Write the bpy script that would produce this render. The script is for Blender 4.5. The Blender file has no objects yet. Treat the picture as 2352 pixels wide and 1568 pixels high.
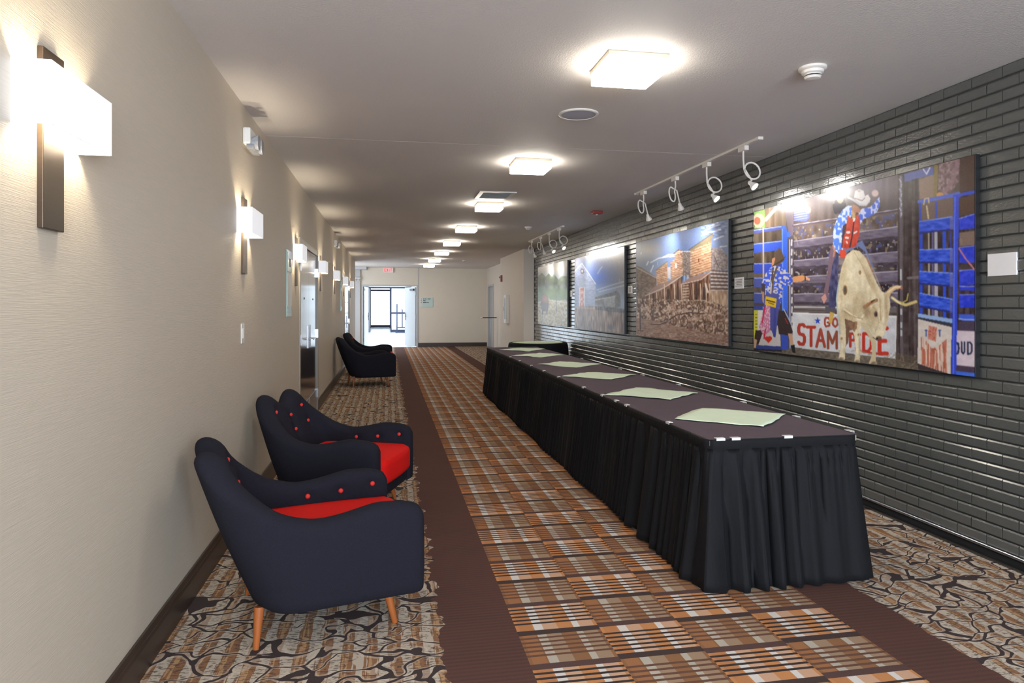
import bpy, bmesh, math, random
import numpy as np
from mathutils import Vector, Matrix, noise as mnoise
R = random.Random(7)
PI = math.pi
SC = bpy.context.scene
COL = SC.collection

# ---------------------------------------------------------------- camera, world, exposure
CAM_H = 1.43
cam_d = bpy.data.cameras.new('camera'); cam = bpy.data.objects.new('camera', cam_d); COL.objects.link(cam)
YAW = math.atan(286 / 1568)
cam.location = (0, 0, CAM_H); cam.rotation_euler = (PI / 2, 0, -YAW)
cam_d.sensor_width = 36; cam_d.lens = 24.0; cam_d.shift_y = -81 / 2352; cam_d.clip_end = 200
SC.camera = cam
w = bpy.data.worlds.new('daylight'); SC.world = w; w.use_nodes = True
WORLD_COL = (0.80, 0.90, 1.0); WORLD_STR = 1.5
w.node_tree.nodes['Background'].inputs[0].default_value = (*WORLD_COL, 1)
w.node_tree.nodes['Background'].inputs[1].default_value = WORLD_STR
SC.view_settings.view_transform = 'Standard'; SC.view_settings.look = 'None'
SC.view_settings.exposure = 0.88; SC.view_settings.gamma = 1.0; SC.view_settings.use_curve_mapping = False
SC.cycles.max_bounces = 7; SC.cycles.diffuse_bounces = 4; SC.cycles.glossy_bounces = 3
SC.cycles.use_denoising = True; SC.cycles.sample_clamp_indirect = 6.0; SC.cycles.caustics_reflective = False; SC.cycles.caustics_refractive = False

FIXTURE_E = 14.0      # ceiling light diffuser emission
SCONCE_E = 0.22       # wall light shade emission
SCONCE_W = 5.0      # lamp inside each wall light (watt)
SPOT_W = 22.0        # track spots
VEST_W = 270.0       # daylight flooding the far vestibule
BACK_W = 230.0        # window daylight behind the camera

def area(name, loc, rot, sx, sy, watt, col):
    l = bpy.data.lights.new(name, 'AREA'); l.shape = 'RECTANGLE'; l.size = sx; l.size_y = sy; l.energy = watt; l.color = col
    o = bpy.data.objects.new(name, l); o.location = loc; o.rotation_euler = rot; COL.objects.link(o); return o
area('window_daylight', (0.9, -2.6, 1.7), (PI / 2, 0, 0), 3.6, 1.9, BACK_W, (0.72, 0.84, 1.0))
area('vestibule_daylight', (0.1, 31.0, 2.7), (0, 0, 0), 1.7, 11.0, VEST_W, (0.88, 0.95, 1.0))

area('recess_daylight', (-2.0, 22.3, 1.45), (0, -PI / 2, .25), 2.2, 1.9, 42.0, (0.82, 0.90, 1.0))

# ---------------------------------------------------------------- constants of the place
XL, XR, HC = -0.945, 3.38, 2.77
Y0, YL, YB, YE = -2.8, 20.75, 15.65, 24.2

# ---------------------------------------------------------------- node helpers
def lin(c):
    c = np.asarray(c, float) / 255.0
    return np.where(c <= .04045, c / 12.92, ((c + .055) / 1.055) ** 2.4)
def L(r, g, b): return tuple(float(v) for v in lin((r, g, b))) + (1.0,)

class N:                                              # tiny expression builder over Math nodes
    def __init__(s, t, v): s.t = t; s.v = v
    def op(s, o, *a, clamp=False):
        n = s.t.nodes.new('ShaderNodeMath'); n.operation = o; n.use_clamp = clamp
        for i, x in enumerate((s,) + a):
            if isinstance(x, N): s.t.links.new(x.v, n.inputs[i])
            else: n.inputs[i].default_value = x
        return N(s.t, n.outputs[0])
    def __add__(s, o): return s.op('ADD', o)
    def __sub__(s, o): return s.op('SUBTRACT', o)
    def __mul__(s, o): return s.op('MULTIPLY', o)
    def gt(s, o): return s.op('GREATER_THAN', o)
    def lt(s, o): return s.op('LESS_THAN', o)
    def floor(s): return s.op('FLOOR')
    def fract(s): return s.op('FRACT')
    def inv(s): return (s * -1.0) + 1.0
    def between(s, a, b): return s.gt(a) * s.lt(b)
def mix(t, f, a, b):
    n = t.nodes.new('ShaderNodeMix'); n.data_type = 'RGBA'
    for sock, x in ((n.inputs[0], f), (n.inputs[6], a), (n.inputs[7], b)):
        if isinstance(x, N): t.links.new(x.v, sock)
        else: sock.default_value = x
    return N(t, n.outputs[2])
def tex_noise(t, vec, scale, detail=2.0, rough=.5):
    n = t.nodes.new('ShaderNodeTexNoise'); n.inputs['Scale'].default_value = scale
    n.inputs['Detail'].default_value = detail; n.inputs['Roughness'].default_value = rough
    if vec is not None: t.links.new(vec, n.inputs['Vector'])
    return N(t, n.outputs['Fac'])
def mapping(t, scale=(1, 1, 1), src='Object', rot=(0, 0, 0)):
    tc = t.nodes.new('ShaderNodeTexCoord'); m = t.nodes.new('ShaderNodeMapping')
    m.inputs['Scale'].default_value = scale; m.inputs['Rotation'].default_value = rot
    t.links.new(tc.outputs[src], m.inputs['Vector']); return m.outputs[0]

def mat(name, col, rough=.6, metal=0., var=.06, scale=(30, 30, 30), bump=0., bscale=None, emit=None, estr=0., spec=.5, coat=0., sheen=0., trans=0.):
    m = bpy.data.materials.new(name); m.use_nodes = True; t = m.node_tree; b = t.nodes['Principled BSDF']
    nz = tex_noise(t, mapping(t, scale), 1.0, 3)
    c = L(*col)
    lo = tuple(max(0, x * (1 - var)) for x in c[:3]) + (1,); hi = tuple(min(1, x * (1 + var)) for x in c[:3]) + (1,)
    t.links.new(mix(t, nz, lo, hi).v, b.inputs['Base Color'])
    b.inputs['Roughness'].default_value = rough; b.inputs['Metallic'].default_value = metal
    b.inputs['Specular IOR Level'].default_value = spec; b.inputs['Coat Weight'].default_value = coat
    b.inputs['Coat Roughness'].default_value = .12
    b.inputs['Sheen Weight'].default_value = sheen; b.inputs['Transmission Weight'].default_value = trans
    if emit: b.inputs['Emission Color'].default_value = (*emit, 1); b.inputs['Emission Strength'].default_value = estr
    if bump:
        bn = t.nodes.new('ShaderNodeBump'); bn.inputs['Strength'].default_value = bump; bn.inputs['Distance'].default_value = .01
        nb = tex_noise(t, mapping(t, bscale or scale), 1.0, 4); t.links.new(nb.v, bn.inputs['Height']); t.links.new(bn.outputs[0], b.inputs['Normal'])
    return m

M = {}
M['wall'] = mat('wallcovering', (198, 185, 166), .55, var=.07, scale=(3, 6, 260), bump=.25, bscale=(3, 10, 420))
M['wall_far'] = mat('far_wall_paint', (226, 218, 203), .75, var=.03, scale=(4, 4, 4), bump=.05, bscale=(90, 90, 90))
M['wall_white'] = mat('white_wall_paint', (222, 213, 202), .7, var=.02, scale=(4, 4, 4))
M['ceiling'] = mat('ceiling_paint', (214, 208, 204), .7, var=.03, scale=(2, 2, 2), bump=.25, bscale=(110, 110, 110))
M['brick'] = mat('painted_brick', (88, 88, 84), .2, var=.16, scale=(14, 9, 18), bump=.22, bscale=(60, 45, 90), spec=.85, coat=.6)
M['mortar'] = mat('painted_mortar', (58, 58, 56), .5, var=.1, bump=.3)
M['base_dark'] = mat('espresso_baseboard', (58, 44, 36), .35, var=.25, scale=(60, 3, 40))
M['base_black'] = mat('black_base', (34, 34, 34), .16, var=.05, spec=.9, coat=1)
M['white'] = mat('white_plastic', (225, 222, 216), .4, var=.02)
M['white_metal'] = mat('white_enamel', (226, 218, 208), .35, var=.02)
M['cream'] = mat('cream_enamel', (200, 188, 165), .45, var=.03)
M['bronze'] = mat('brushed_bronze', (74, 61, 49), .38, .75, var=.12, scale=(6, 6, 160))
M['steel'] = mat('satin_steel', (170, 172, 178), .28, 1., var=.08, scale=(5, 5, 90))
M['darksteel'] = mat('dark_metal', (60, 62, 70), .35, .7, var=.05)
M['doorwood'] = mat('glossy_door_laminate', (96, 84, 78), .14, .35, var=.2, scale=(20, 20, 2.5), spec=.9, coat=.8)
M['doorframe'] = mat('door_frame_paint', (150, 138, 124), .35, var=.04)
M['frame_white'] = mat('far_frame_paint', (190, 192, 194), .4, var=.03)
M['fabric'] = mat('charcoal_weave', (31, 30, 38), .9, var=.5, scale=(300, 300, 300), bump=.35, bscale=(420, 420, 420), spec=.15)
M['red'] = mat('red_felt', (214, 20, 14), .8, var=.08, scale=(60, 60, 60), spec=.2)
M['redbutton'] = mat('red_button_felt', (214, 44, 38), .7, var=.05)
M['legwood'] = mat('orange_wood', (158, 88, 42), .38, var=.3, scale=(60, 60, 6))
M['cloth_plum'] = mat('plum_tablecloth', (88, 72, 80), .92, var=.12, scale=(9, 9, 9), bump=.5, bscale=(6, 2.2, 6))
M['skirt'] = mat('black_skirting', (13, 13, 16), .8, var=.3, scale=(220, 220, 90), bump=.25, bscale=(40, 40, 12), spec=.3)
M['green'] = mat('pale_green_linen', (232, 247, 216), .85, var=.05, scale=(10, 10, 10), bump=.3, bscale=(8, 8, 8))
M['diffuser'] = mat('opal_diffuser', (250, 250, 245), .4, var=.01, emit=(1.0, .93, .80), estr=FIXTURE_E)
M['shade'] = mat('opal_shade', (245, 245, 250), .5, var=.01, emit=(.93, .96, 1.0), estr=SCONCE_E)
M['bulb'] = mat('lit_bulb', (255, 255, 255), .3, var=.01, emit=(.95, .97, 1.0), estr=60)
M['bulb_w'] = mat('lit_bulb_warm', (255, 255, 255), .3, var=.01, emit=(1, .9, .7), estr=20)
M['redplastic'] = mat('red_plastic', (150, 52, 40), .4, var=.04)
M['grille'] = mat('grey_grille', (176, 178, 190), .6, var=.12, scale=(400, 400, 400))
M['lens'] = mat('clear_lens', (225, 228, 235), .1, var=.02, spec=.8, trans=.6)
M['signglass'] = mat('frosted_green_sign', (172, 192, 182), .25, var=.03)
M['black'] = mat('black_plastic', (24, 24, 26), .45, var=.05)
M['textdark'] = mat('dark_lettering', (62, 66, 68), .6, var=.02)
M['exitred'] = mat('exit_letters', (200, 20, 24), .5, var=.02, emit=(1, .05, .05), estr=.5)
M['exitwhite'] = mat('exit_face', (222, 196, 194), .5, var=.02, emit=(1, .75, .75), estr=.12)
M['tile'] = mat('pale_floor_tile', (225, 232, 236), .18, var=.04, scale=(3, 3, 3))
M['vest'] = mat('vestibule_white', (232, 236, 240), .6, var=.02)
M['placard'] = mat('glossy_placard', (232, 228, 226), .22, var=.02)
M['alu'] = mat('blue_grey_aluminium', (48, 56, 84), .5, .0, var=.05)
def glass_mat():
    m = bpy.data.materials.new('clear_glass'); m.use_nodes = True; t = m.node_tree; t.nodes.clear()
    o = t.nodes.new('ShaderNodeOutputMaterial'); g = t.nodes.new('ShaderNodeBsdfGlass'); tr = t.nodes.new('ShaderNodeBsdfTransparent')
    g.inputs['Roughness'].default_value = 0; g.inputs['IOR'].default_value = 1.03
    fr = t.nodes.new('ShaderNodeLayerWeight'); fr.inputs[0].default_value = .2
    gl = t.nodes.new('ShaderNodeBsdfGlossy'); gl.inputs['Roughness'].default_value = .02
    mx = t.nodes.new('ShaderNodeMixShader'); t.links.new(fr.outputs['Fresnel'], mx.inputs[0]); t.links.new(tr.outputs[0], mx.inputs[1]); t.links.new(gl.outputs[0], mx.inputs[2])
    nz = t.nodes.new('ShaderNodeTexNoise'); nz.inputs['Scale'].default_value = 2
    cr = mix(t, N(t, nz.outputs['Fac']), (.93, .97, 1, 1), (.97, 1, 1, 1)); t.links.new(cr.v, tr.inputs['Color'])
    t.links.new(mx.outputs[0], o.inputs[0]); return m
M['glass'] = glass_mat()

def carpet_mat():
    m = bpy.data.materials.new('patterned_carpet'); m.use_nodes = True; t = m.node_tree; b = t.nodes['Principled BSDF']
    tc = t.nodes.new('ShaderNodeTexCoord'); sp = t.nodes.new('ShaderNodeSeparateXYZ'); t.links.new(tc.outputs['Object'], sp.inputs[0])
    x = N(t, sp.outputs[0]); y = N(t, sp.outputs[1]); ov = tc.outputs['Object']
    # plaid runner
    u = (x - .56) * (1 / .3675); ci = u.floor(); fu = u.fract()
    odd = ci.op('FLOORED_MODULO', 2.0)
    v = (y + .187 - odd * .02) * (1 / .281); ri = v.floor(); f0 = v.fract()
    fy = f0                                                            # 0..1 towards the far end
    bar = fy.lt(.15)
    g = (fy - .15) * (1 / .85)                                          # 0..1 above the dark bar
    gm = g * odd.inv() + g.inv() * odd                                  # mirrored on odd columns
    plain = gm.lt(.24)
    sfr = ((gm - .24) * (5 / .76)).fract()
    line = sfr.lt(.42) * plain.inv()
    bright = (ci + ri).op('FLOORED_MODULO', 2.0)
    basec = mix(t, bright, L(146, 98, 56), L(202, 134, 76))
    fac_w = fu.between(.22, .33) + fu.between(.70, .78)
    fac_l = fu.between(.33, .51) + fu.between(.78, .96)
    basec = mix(t, fac_w, basec, mix(t, bright, L(190, 178, 160), L(226, 216, 206)))
    basec = mix(t, fac_l, basec, mix(t, bright, L(164, 134, 104), L(210, 164, 130)))
    basec = mix(t, fu.between(.04, .20) * (1 - 0.5), basec, L(178, 114, 66))
    linec = mix(t, bright, L(104, 64, 42), L(46, 28, 22))
    pl = mix(t, line, basec, linec)
    barc = mix(t, bright, L(84, 54, 46), L(62, 40, 32))
    pl = mix(t, bar, pl, barc)
    # brown band
    bs = ((y * 230.0).op('SINE')) * .5 + .5
    n5 = tex_noise(t, mapping(t, (1.2, 5, 1)), 1.0, 2)
    band = mix(t, bs * n5, L(90, 50, 35), L(64, 35, 26))
    # cracked-bark side carpet: long stripes under branching dark veins
    nx = tex_noise(t, mapping(t, (2.6, 2.6, 2.6)), 1.0, 2); ny = tex_noise(t, mapping(t, (3.1, 3.1, 9)), 1.3, 2)
    cx = x * 4.3 + nx * 1.8 + y * 2.0; cy = y * 10.0 + ny * 3.6 - x * 1.8
    cmb = t.nodes.new('ShaderNodeCombineXYZ'); t.links.new(cx.v, cmb.inputs[0]); t.links.new(cy.v, cmb.inputs[1])
    vo = t.nodes.new('ShaderNodeTexVoronoi'); vo.feature = 'DISTANCE_TO_EDGE'; vo.inputs['Scale'].default_value = 1.0
    t.links.new(cmb.outputs[0], vo.inputs['Vector']); de = N(t, vo.outputs['Distance'])
    wn = tex_noise(t, mapping(t, (5, 5, 5)), 1.0, 1)
    crack = de.lt((wn - .56).op('MAXIMUM', .0) * .17 + .042)
    strk = tex_noise(t, mapping(t, (46, 3.2, 1)), 1.0, 3, .65)
    st = (x * 10.5 + strk * .9).fract(); s1 = st.between(.05, .50)
    sidec = mix(t, s1, L(142, 97, 60), L(192, 176, 156))
    sidec = mix(t, st.between(.62, .78), sidec, L(182, 140, 96))
    nz = tex_noise(t, mapping(t, (34, 110, 1), rot=(0, 0, .5)), 1.0, 2); nz2 = tex_noise(t, mapping(t, (7, 7, 7)), 1.0, 1)
    dash = nz.gt(.55) * nz2.gt(.40)
    sidec = mix(t, dash * .75, sidec, L(70, 50, 44))
    halo = de.lt(.11) * crack.inv()
    sidec = mix(t, halo * .35, sidec, L(222, 206, 186))
    sidec = mix(t, crack, sidec, L(52, 34, 30))
    # zones across the corridor
    ed = tex_noise(t, mapping(t, (1.5, 11, 1)), 1.0, 1)
    e1 = (ed - .5) * .14
    side = x.lt(e1 + .235) + x.gt((ed - .5) * .05 + 2.335)
    plz = x.between(.56, 2.03)
    col = mix(t, plz, band, pl); col = mix(t, side, col, sidec)
    pile = tex_noise(t, mapping(t, (420, 420, 420)), 1.0, 1)
    col = mix(t, pile, mix(t, .22, col, (0, 0, 0, 1)), mix(t, .06, col, (1, 1, 1, 1)))
    t.links.new(col.v, b.inputs['Base Color']); b.inputs['Roughness'].default_value = .9; b.inputs['Specular IOR Level'].default_value = .04
    bn = t.nodes.new('ShaderNodeBump'); bn.inputs['Strength'].default_value = .35; bn.inputs['Distance'].default_value = .004
    t.links.new(pile.v, bn.inputs['Height']); t.links.new(bn.outputs[0], b.inputs['Normal'])
    return m
M['carpet'] = carpet_mat()

# ---------------------------------------------------------------- mesh helpers
class MB:
    def __init__(s): s.v = []; s.f = []
    def add(s, vs, fs):
        n = len(s.v); s.v += [tuple(p) for p in vs]; s.f += [tuple(i + n for i in f) for f in fs]; return s
    def box(s, x0, x1, y0, y1, z0, z1, c=0.0):
        if c <= 0:
            vs = [(x, y, z) for z in (z0, z1) for y in (y0, y1) for x in (x0, x1)]
            return s.add(vs, [(0, 2, 3, 1), (4, 5, 7, 6), (0, 1, 5, 4), (2, 6, 7, 3), (0, 4, 6, 2), (1, 3, 7, 5)])
        bm = bmesh.new(); bmesh.ops.create_cube(bm, size=1)
        for q in bm.verts: q.co = Vector(((x0 + x1) / 2 + q.co.x * (x1 - x0), (y0 + y1) / 2 + q.co.y * (y1 - y0), (z0 + z1) / 2 + q.co.z * (z1 - z0)))
        bmesh.ops.bevel(bm, geom=bm.edges[:], offset=c, segments=2, affect='EDGES', profile=.6)
        bm.verts.index_update(); vs = [tuple(q.co) for q in bm.verts]; fs = [tuple(q.index for q in f.verts) for f in bm.faces]; bm.free()
        return s.add(vs, fs)
    def tube(s, pts, r, n=10, cap=True, closed=False):
        pts = [Vector(p) for p in pts]; k = len(pts); rs = r if isinstance(r, (list, tuple)) else [r] * k
        base = len(s.v); up = None
        for i, p in enumerate(pts):
            a = pts[(i - 1) % k] if (i > 0 or closed) else p; b = pts[(i + 1) % k] if (i < k - 1 or closed) else p
            d = (b - a).normalized()
            if up is None: up = d.orthogonal().normalized()
            up = (up - d * up.dot(d)).normalized(); sd = d.cross(up)
            for j in range(n):
                t = 2 * PI * j / n; s.v.append(tuple(p + (up * math.cos(t) + sd * math.sin(t)) * rs[i]))
        for i in range(k if closed else k - 1):
            for j in range(n):
                a = base + i * n + j; b = base + i * n + (j + 1) % n; c = base + ((i + 1) % k) * n + (j + 1) % n; d = base + ((i + 1) % k) * n + j
                s.f.append((a, b, c, d))
        if cap and not closed:
            s.f.append(tuple(base + j for j in range(n))[::-1]); s.f.append(tuple(base + (k - 1) * n + j for j in range(n)))
        return s
    def lathe(s, prof, n=24, c=(0, 0, 0), axis='z'):
        base = len(s.v)
        for r, z in prof:
            for j in range(n):
                t = 2 * PI * j / n; p = (r * math.cos(t), r * math.sin(t), z)
                if axis == 'x': p = (z, r * math.cos(t), r * math.sin(t))
                if axis == 'y': p = (r * math.cos(t), z, r * math.sin(t))
                s.v.append((p[0] + c[0], p[1] + c[1], p[2] + c[2]))
        for i in range(len(prof) - 1):
            for j in range(n):
                a = base + i * n + j; b = base + i * n + (j + 1) % n
                s.f.append((a, b, b + n, a + n))
        s.f.append(tuple(base + j for j in range(n))[::-1]); s.f.append(tuple(base + (len(prof) - 1) * n + j for j in range(n)))
        return s
    def mesh(s, name, m, smooth=False):
        me = bpy.data.meshes.new(name); me.from_pydata(s.v, [], s.f); me.materials.append(m)
        bm = bmesh.new(); bm.from_mesh(me); bmesh.ops.recalc_face_normals(bm, faces=bm.faces[:]); bm.to_mesh(me); bm.free()
        if smooth: me.polygons.foreach_set('use_smooth', [True] * len(me.polygons))
        return me
    def build(s, name, m, parent=None, smooth=False, loc=None, **kw):
        if isinstance(m, str): m = M[m]
        o = bpy.data.objects.new(name, s.mesh(name, m, smooth)); COL.objects.link(o)
        if parent: o.parent = parent
        if loc: o.location = loc
        if smooth == 'auto' or smooth:
            md = o.modifiers.new('wn', 'EDGE_SPLIT'); md.split_angle = math.radians(42)
        tag(o, **kw); return o
def tag(o, label=None, cat=None, group=None, kind=None):
    if label: o['label'] = label
    if cat: o['category'] = cat
    if group: o['group'] = group
    if kind: o['kind'] = kind
    return o
def thing(name, label, cat, loc=(0, 0, 0), rz=0, group=None, scale=1):
    o = bpy.data.objects.new(name, None); COL.objects.link(o); o.location = loc; o.rotation_euler = (0, 0, rz); o.scale = (scale,) * 3
    o.empty_display_size = .1
    return tag(o, label, cat, group)
def struct(name, mb, m, parent=None, **kw): return mb.build(name, m, parent, kind='structure', **kw)
def copy_tree(o, parent=None):
    c = o.copy(); COL.objects.link(c); c.parent = parent
    for ch in [q for q in o.children]: copy_tree(ch, c)
    return c
def light_point(name, loc, watt, col, rad, parent=None):
    l = bpy.data.lights.new(name, 'POINT'); l.energy = watt; l.color = col; l.shadow_soft_size = rad
    o = bpy.data.objects.new(name, l); COL.objects.link(o); o.location = loc; o.parent = parent; return o

# ================================================================= SETTING
struct('floor', MB().add([(XL - 1.2, Y0, 0), (XR + .6, Y0, 0), (XR + .6, YE, 0), (XL - 1.2, YE, 0), (XL - 1.2, Y0, -.1), (XR + .6, Y0, -.1), (XR + .6, YE, -.1), (XL - 1.2, YE, -.1)],
       [(0, 1, 2, 3), (7, 6, 5, 4), (0, 4, 5, 1), (1, 5, 6, 2), (2, 6, 7, 3), (3, 7, 4, 0)]), 'carpet')
# ceiling boards with a fine seam between sheets
cl = struct('ceiling', MB().box(XL - 1.2, XR + .6, Y0, 5.62, HC, HC + .15), 'ceiling')
MB().box(XL - 1.2, XR + .6, 5.626, YE + .1, HC, HC + .15).build('ceiling_panel', 'ceiling', cl)
MB().box(XL - 1.2, XR + .6, 5.60, 5.65, HC + .004, HC + .15).build('joint_strip', 'ceiling', cl)

# left wall with two double-door openings
D1 = (7.75, 9.65); D2 = (15.62, 17.5); DH = 2.13
wl = MB(); ys = [Y0, D1[0], D1[1], D2[0], D2[1], YL]
for i in (0, 2, 4): wl.box(XL - .16, XL, ys[i], ys[i + 1], 0, HC)
for d in (D1, D2): wl.box(XL - .16, XL, d[0], d[1], DH, HC)
struct('wall_left', wl, 'wall')
bb = MB()
for i in (0, 2, 4):
    a, b = ys[i], ys[i + 1]
    pr = [(0, 0), (.017, 0), (.017, .105), (.013, .118), (.016, .128), (.010, .15), (0, .15)]
    vs = [(XL + p[0], y, p[1]) for y in (a, b) for p in pr]; k = len(pr)
    bb.add(vs, [(j, (j + 1) % k, k + (j + 1) % k, k + j) for j in range(k)] + [tuple(range(k))[::-1], tuple(range(k, 2 * k))])
struct('baseboard_left', bb, 'base_dark')

# double doors: glossy dark leaves, satin hardware
def double_door(n, d):
    y0, y1 = d; fr = MB()
    fr.box(XL - .12, XL + .012, y0 - .05, y0 + .02, 0, DH + .05).box(XL - .12, XL + .012, y1 - .02, y1 + .05, 0, DH + .05).box(XL - .12, XL + .012, y0 + .02, y1 - .02, DH - .02, DH + .05)
    o = struct(f'door_{n}', fr, 'doorframe')
    ym = (y0 + y1) / 2
    for a, b, hs in ((y0 + .025, ym - .003, -1), (ym + .003, y1 - .025, 1)):
        lf = MB().box(XL - .05, XL - .006, a, b, .012, DH - .025).build('door_leaf', 'doorwood', o)
        hy = ym + hs * .09
        MB().box(XL - .006, XL + .004, hy - .035, hy + .035, .92, 1.2, .003).build('lock_plate', 'steel', lf)
        MB().tube([(XL + .004, hy, 1.03), (XL + .055, hy, 1.03)], .011).tube([(XL + .055, hy, 1.03), (XL + .055, hy + hs * .13, 1.03)], .010).build('lever_handle', 'steel', lf, smooth=True)
        MB().box(XL - .006, XL - .002, a + .03, b - .03, .06, .30).build('kick_plate', 'steel', lf)
        hh = a + .004 if hs < 0 else b - .004
        for z in (.25, 1.06, 1.88):
            MB().box(XL - .01, XL + .018, hh - .014, hh + .014, z - .06, z + .06, .002).build('hinge', 'steel', lf)
        vy = (a + b) / 2
        MB().lathe([(.012, 0), (.012, .006)], 12, (XL - .007, vy, 1.52), 'x').build('door_viewer', 'darksteel', lf)
double_door(1, D1); double_door(2, D2)

# right wall: slab with bricks laid on it
wr = struct('wall_right', MB().box(XR - .002, XR + .3, Y0, YB, 0, HC), 'mortar')
CH, BL, JT, JY, PRO = .0676, .2032, .0085, .0055, .014
def brick_geo(ly, lz):
    c = .004; R_ = .0075; pr = [(0, 0), (-PRO + c, 0), (-PRO, c), (-PRO, lz - .0085), (-PRO + .0050, lz), (0, lz)]; n = len(pr); a = MB()
    vs = [(x, y, z) for y in (0, ly) for x, z in pr]
    fs = [(j, j + 1, n + j + 1, n + j) for j in range(n - 1)] + [tuple(range(n))[::-1], tuple(range(n, 2 * n))]
    return a.add(vs, fs)
b_mesh = brick_geo(BL - JY, CH - JT).mesh('brick', M['brick'])
rows = int(HC / CH) + 1; cand = []; rest = MB()
arts_y = [(3.384, 5.80), (6.28, 8.81), (9.30, 11.93), (12.43, 15.0)]
for r in range(rows):
    z = r * CH + .002; off = (BL / 2) * (r % 2)
    k0 = int((Y0 + .6) / BL) - 1
    for k in range(k0, 200):
        y = k * BL + off
        if y < Y0 + .3: continue
        if y + BL > YB - .005: break
        zt = min(z + CH - JT, HC - .002)
        hid = any(a < y and y + BL < b and z > 1.03 and zt < 2.28 for a, b in arts_y)
        if y > 3.02 and not hid and r < rows - 1: cand.append((y, z, r))
        else: rest.add([(XR + vx + R.uniform(-.0008, .0008) * 0, y + vy, z + vz * (zt - z) / (CH - JT)) for vx, vy, vz in brick_geo(BL - JY, CH - JT).v], brick_geo(BL - JY, CH - JT).f)
cand.sort(key=lambda q: q[0])
for i, (y, z, r) in enumerate(cand):
    if i < 300:
        o = bpy.data.objects.new('brick', b_mesh); COL.objects.link(o); o.parent = wr
        o.location = (XR + R.uniform(-.0012, .0012), y + R.uniform(-.0012, .0012), z + R.uniform(-.0008, .0008)); o.rotation_euler = (0, R.uniform(-.008, .008), R.uniform(-.004, .004))
    else:
        g = brick_geo(BL - JY, CH - JT); dx = R.uniform(-.0012, .0012); tl = R.uniform(-.02, .02)
        rest.add([(XR + vx + dx + (vz - .03) * tl, y + vy, z + vz) for vx, vy, vz in g.v], g.f)
rest.build('brick_field', 'brick', wr, kind='stuff')
bp = MB(); prf = [(0, 0), (-.035, 0), (-.036, .012), (-.030, .030), (-.018, .045), (-.013, .06), (0, .06)]
k = len(prf); bp.add([(XR - .012 + p[0], y, p[1]) for y in (Y0, YB - .02) for p in prf], [(j, (j + 1) % k, k + (j + 1) % k, k + j) for j in range(k)] + [tuple(range(k)), tuple(range(k, 2 * k))[::-1]])
struct('baseboard_right', bp, 'base_black', smooth=True)

struct('trim_5', MB().tube([(XR - .030, Y0, .066), (XR - .030, YB - .02, .066)], .010, 12), 'steel', smooth=True)
# projecting closet block, recess wall and end wall
struct('wall_closet', MB().box(3.13, XR + .3, YB, 19.0, 0, HC), 'wall_white')
XQ = 3.5
DR = (22.62, 23.85)
q = MB().box(XQ, XQ + .2, 19.0, DR[0], 0, HC).box(XQ, XQ + .2, DR[1], YE + .2, 0, HC).box(XQ, XQ + .2, DR[0], DR[1], 2.13, HC)
struct('wall_recess', q, 'wall_white')
d3 = struct('door_3', MB().box(XQ - .015, XQ + .1, DR[0] - .05, DR[0] + .02, 0, 2.18).box(XQ - .015, XQ + .1, DR[1] - .02, DR[1] + .05, 0, 2.18).box(XQ - .015, XQ + .1, DR[0] + .02, DR[1] - .02, 2.11, 2.18), 'frame_white')
lf = MB().box(XQ + .06, XQ + .1, DR[0] + .02, DR[1] - .02, .01, 2.11).build('door_leaf', 'frame_white', d3)
MB().tube([(XQ + .06, 23.68, 1.03), (XQ + .01, 23.68, 1.03), (XQ + .01, 23.55, 1.03)], .011).build('lever_handle', 'steel', lf, smooth=True)
OX = (-.84, 1.0)
e = MB().box(OX[1] + .05, XQ + .2, YE, YE + .16, 0, HC).box(XL - 1.2, OX[0] - .05, YE, YE + .16, 0, HC).box(OX[0] - .05, OX[1] + .05, YE, YE + .16, 2.17, HC)
struct('wall_end', e, 'wall_far')
struct('baseboard_end', MB().box(OX[1] + .06, XQ, YE - .018, YE, 0, .14, .004), 'base_dark')
struct('wall_left_recess', MB().box(XL - 1.3, XL - 1.2, YL, YE + .16, 0, HC).box(XL - 1.3, XL, YL - .12, YL, 0, HC), 'wall_white')
struct('trim_1', MB().box(1.045, 1.075, YE - .012, YE, .14, HC, .003), 'frame_white')
struct('trim_2', MB().box(-1.12, -.93, YE - .10, YE, 0, HC - .08, .004), 'frame_white')
struct('trim_3', MB().box(-1.14, -.70, YE - .6, YE, HC - .09, HC, .004), 'frame_white')
struct('trim_4', MB().box(3.16, 3.36, YB - .012, YB - .001, HC - .02, HC, .002), 'frame_white')

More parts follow.
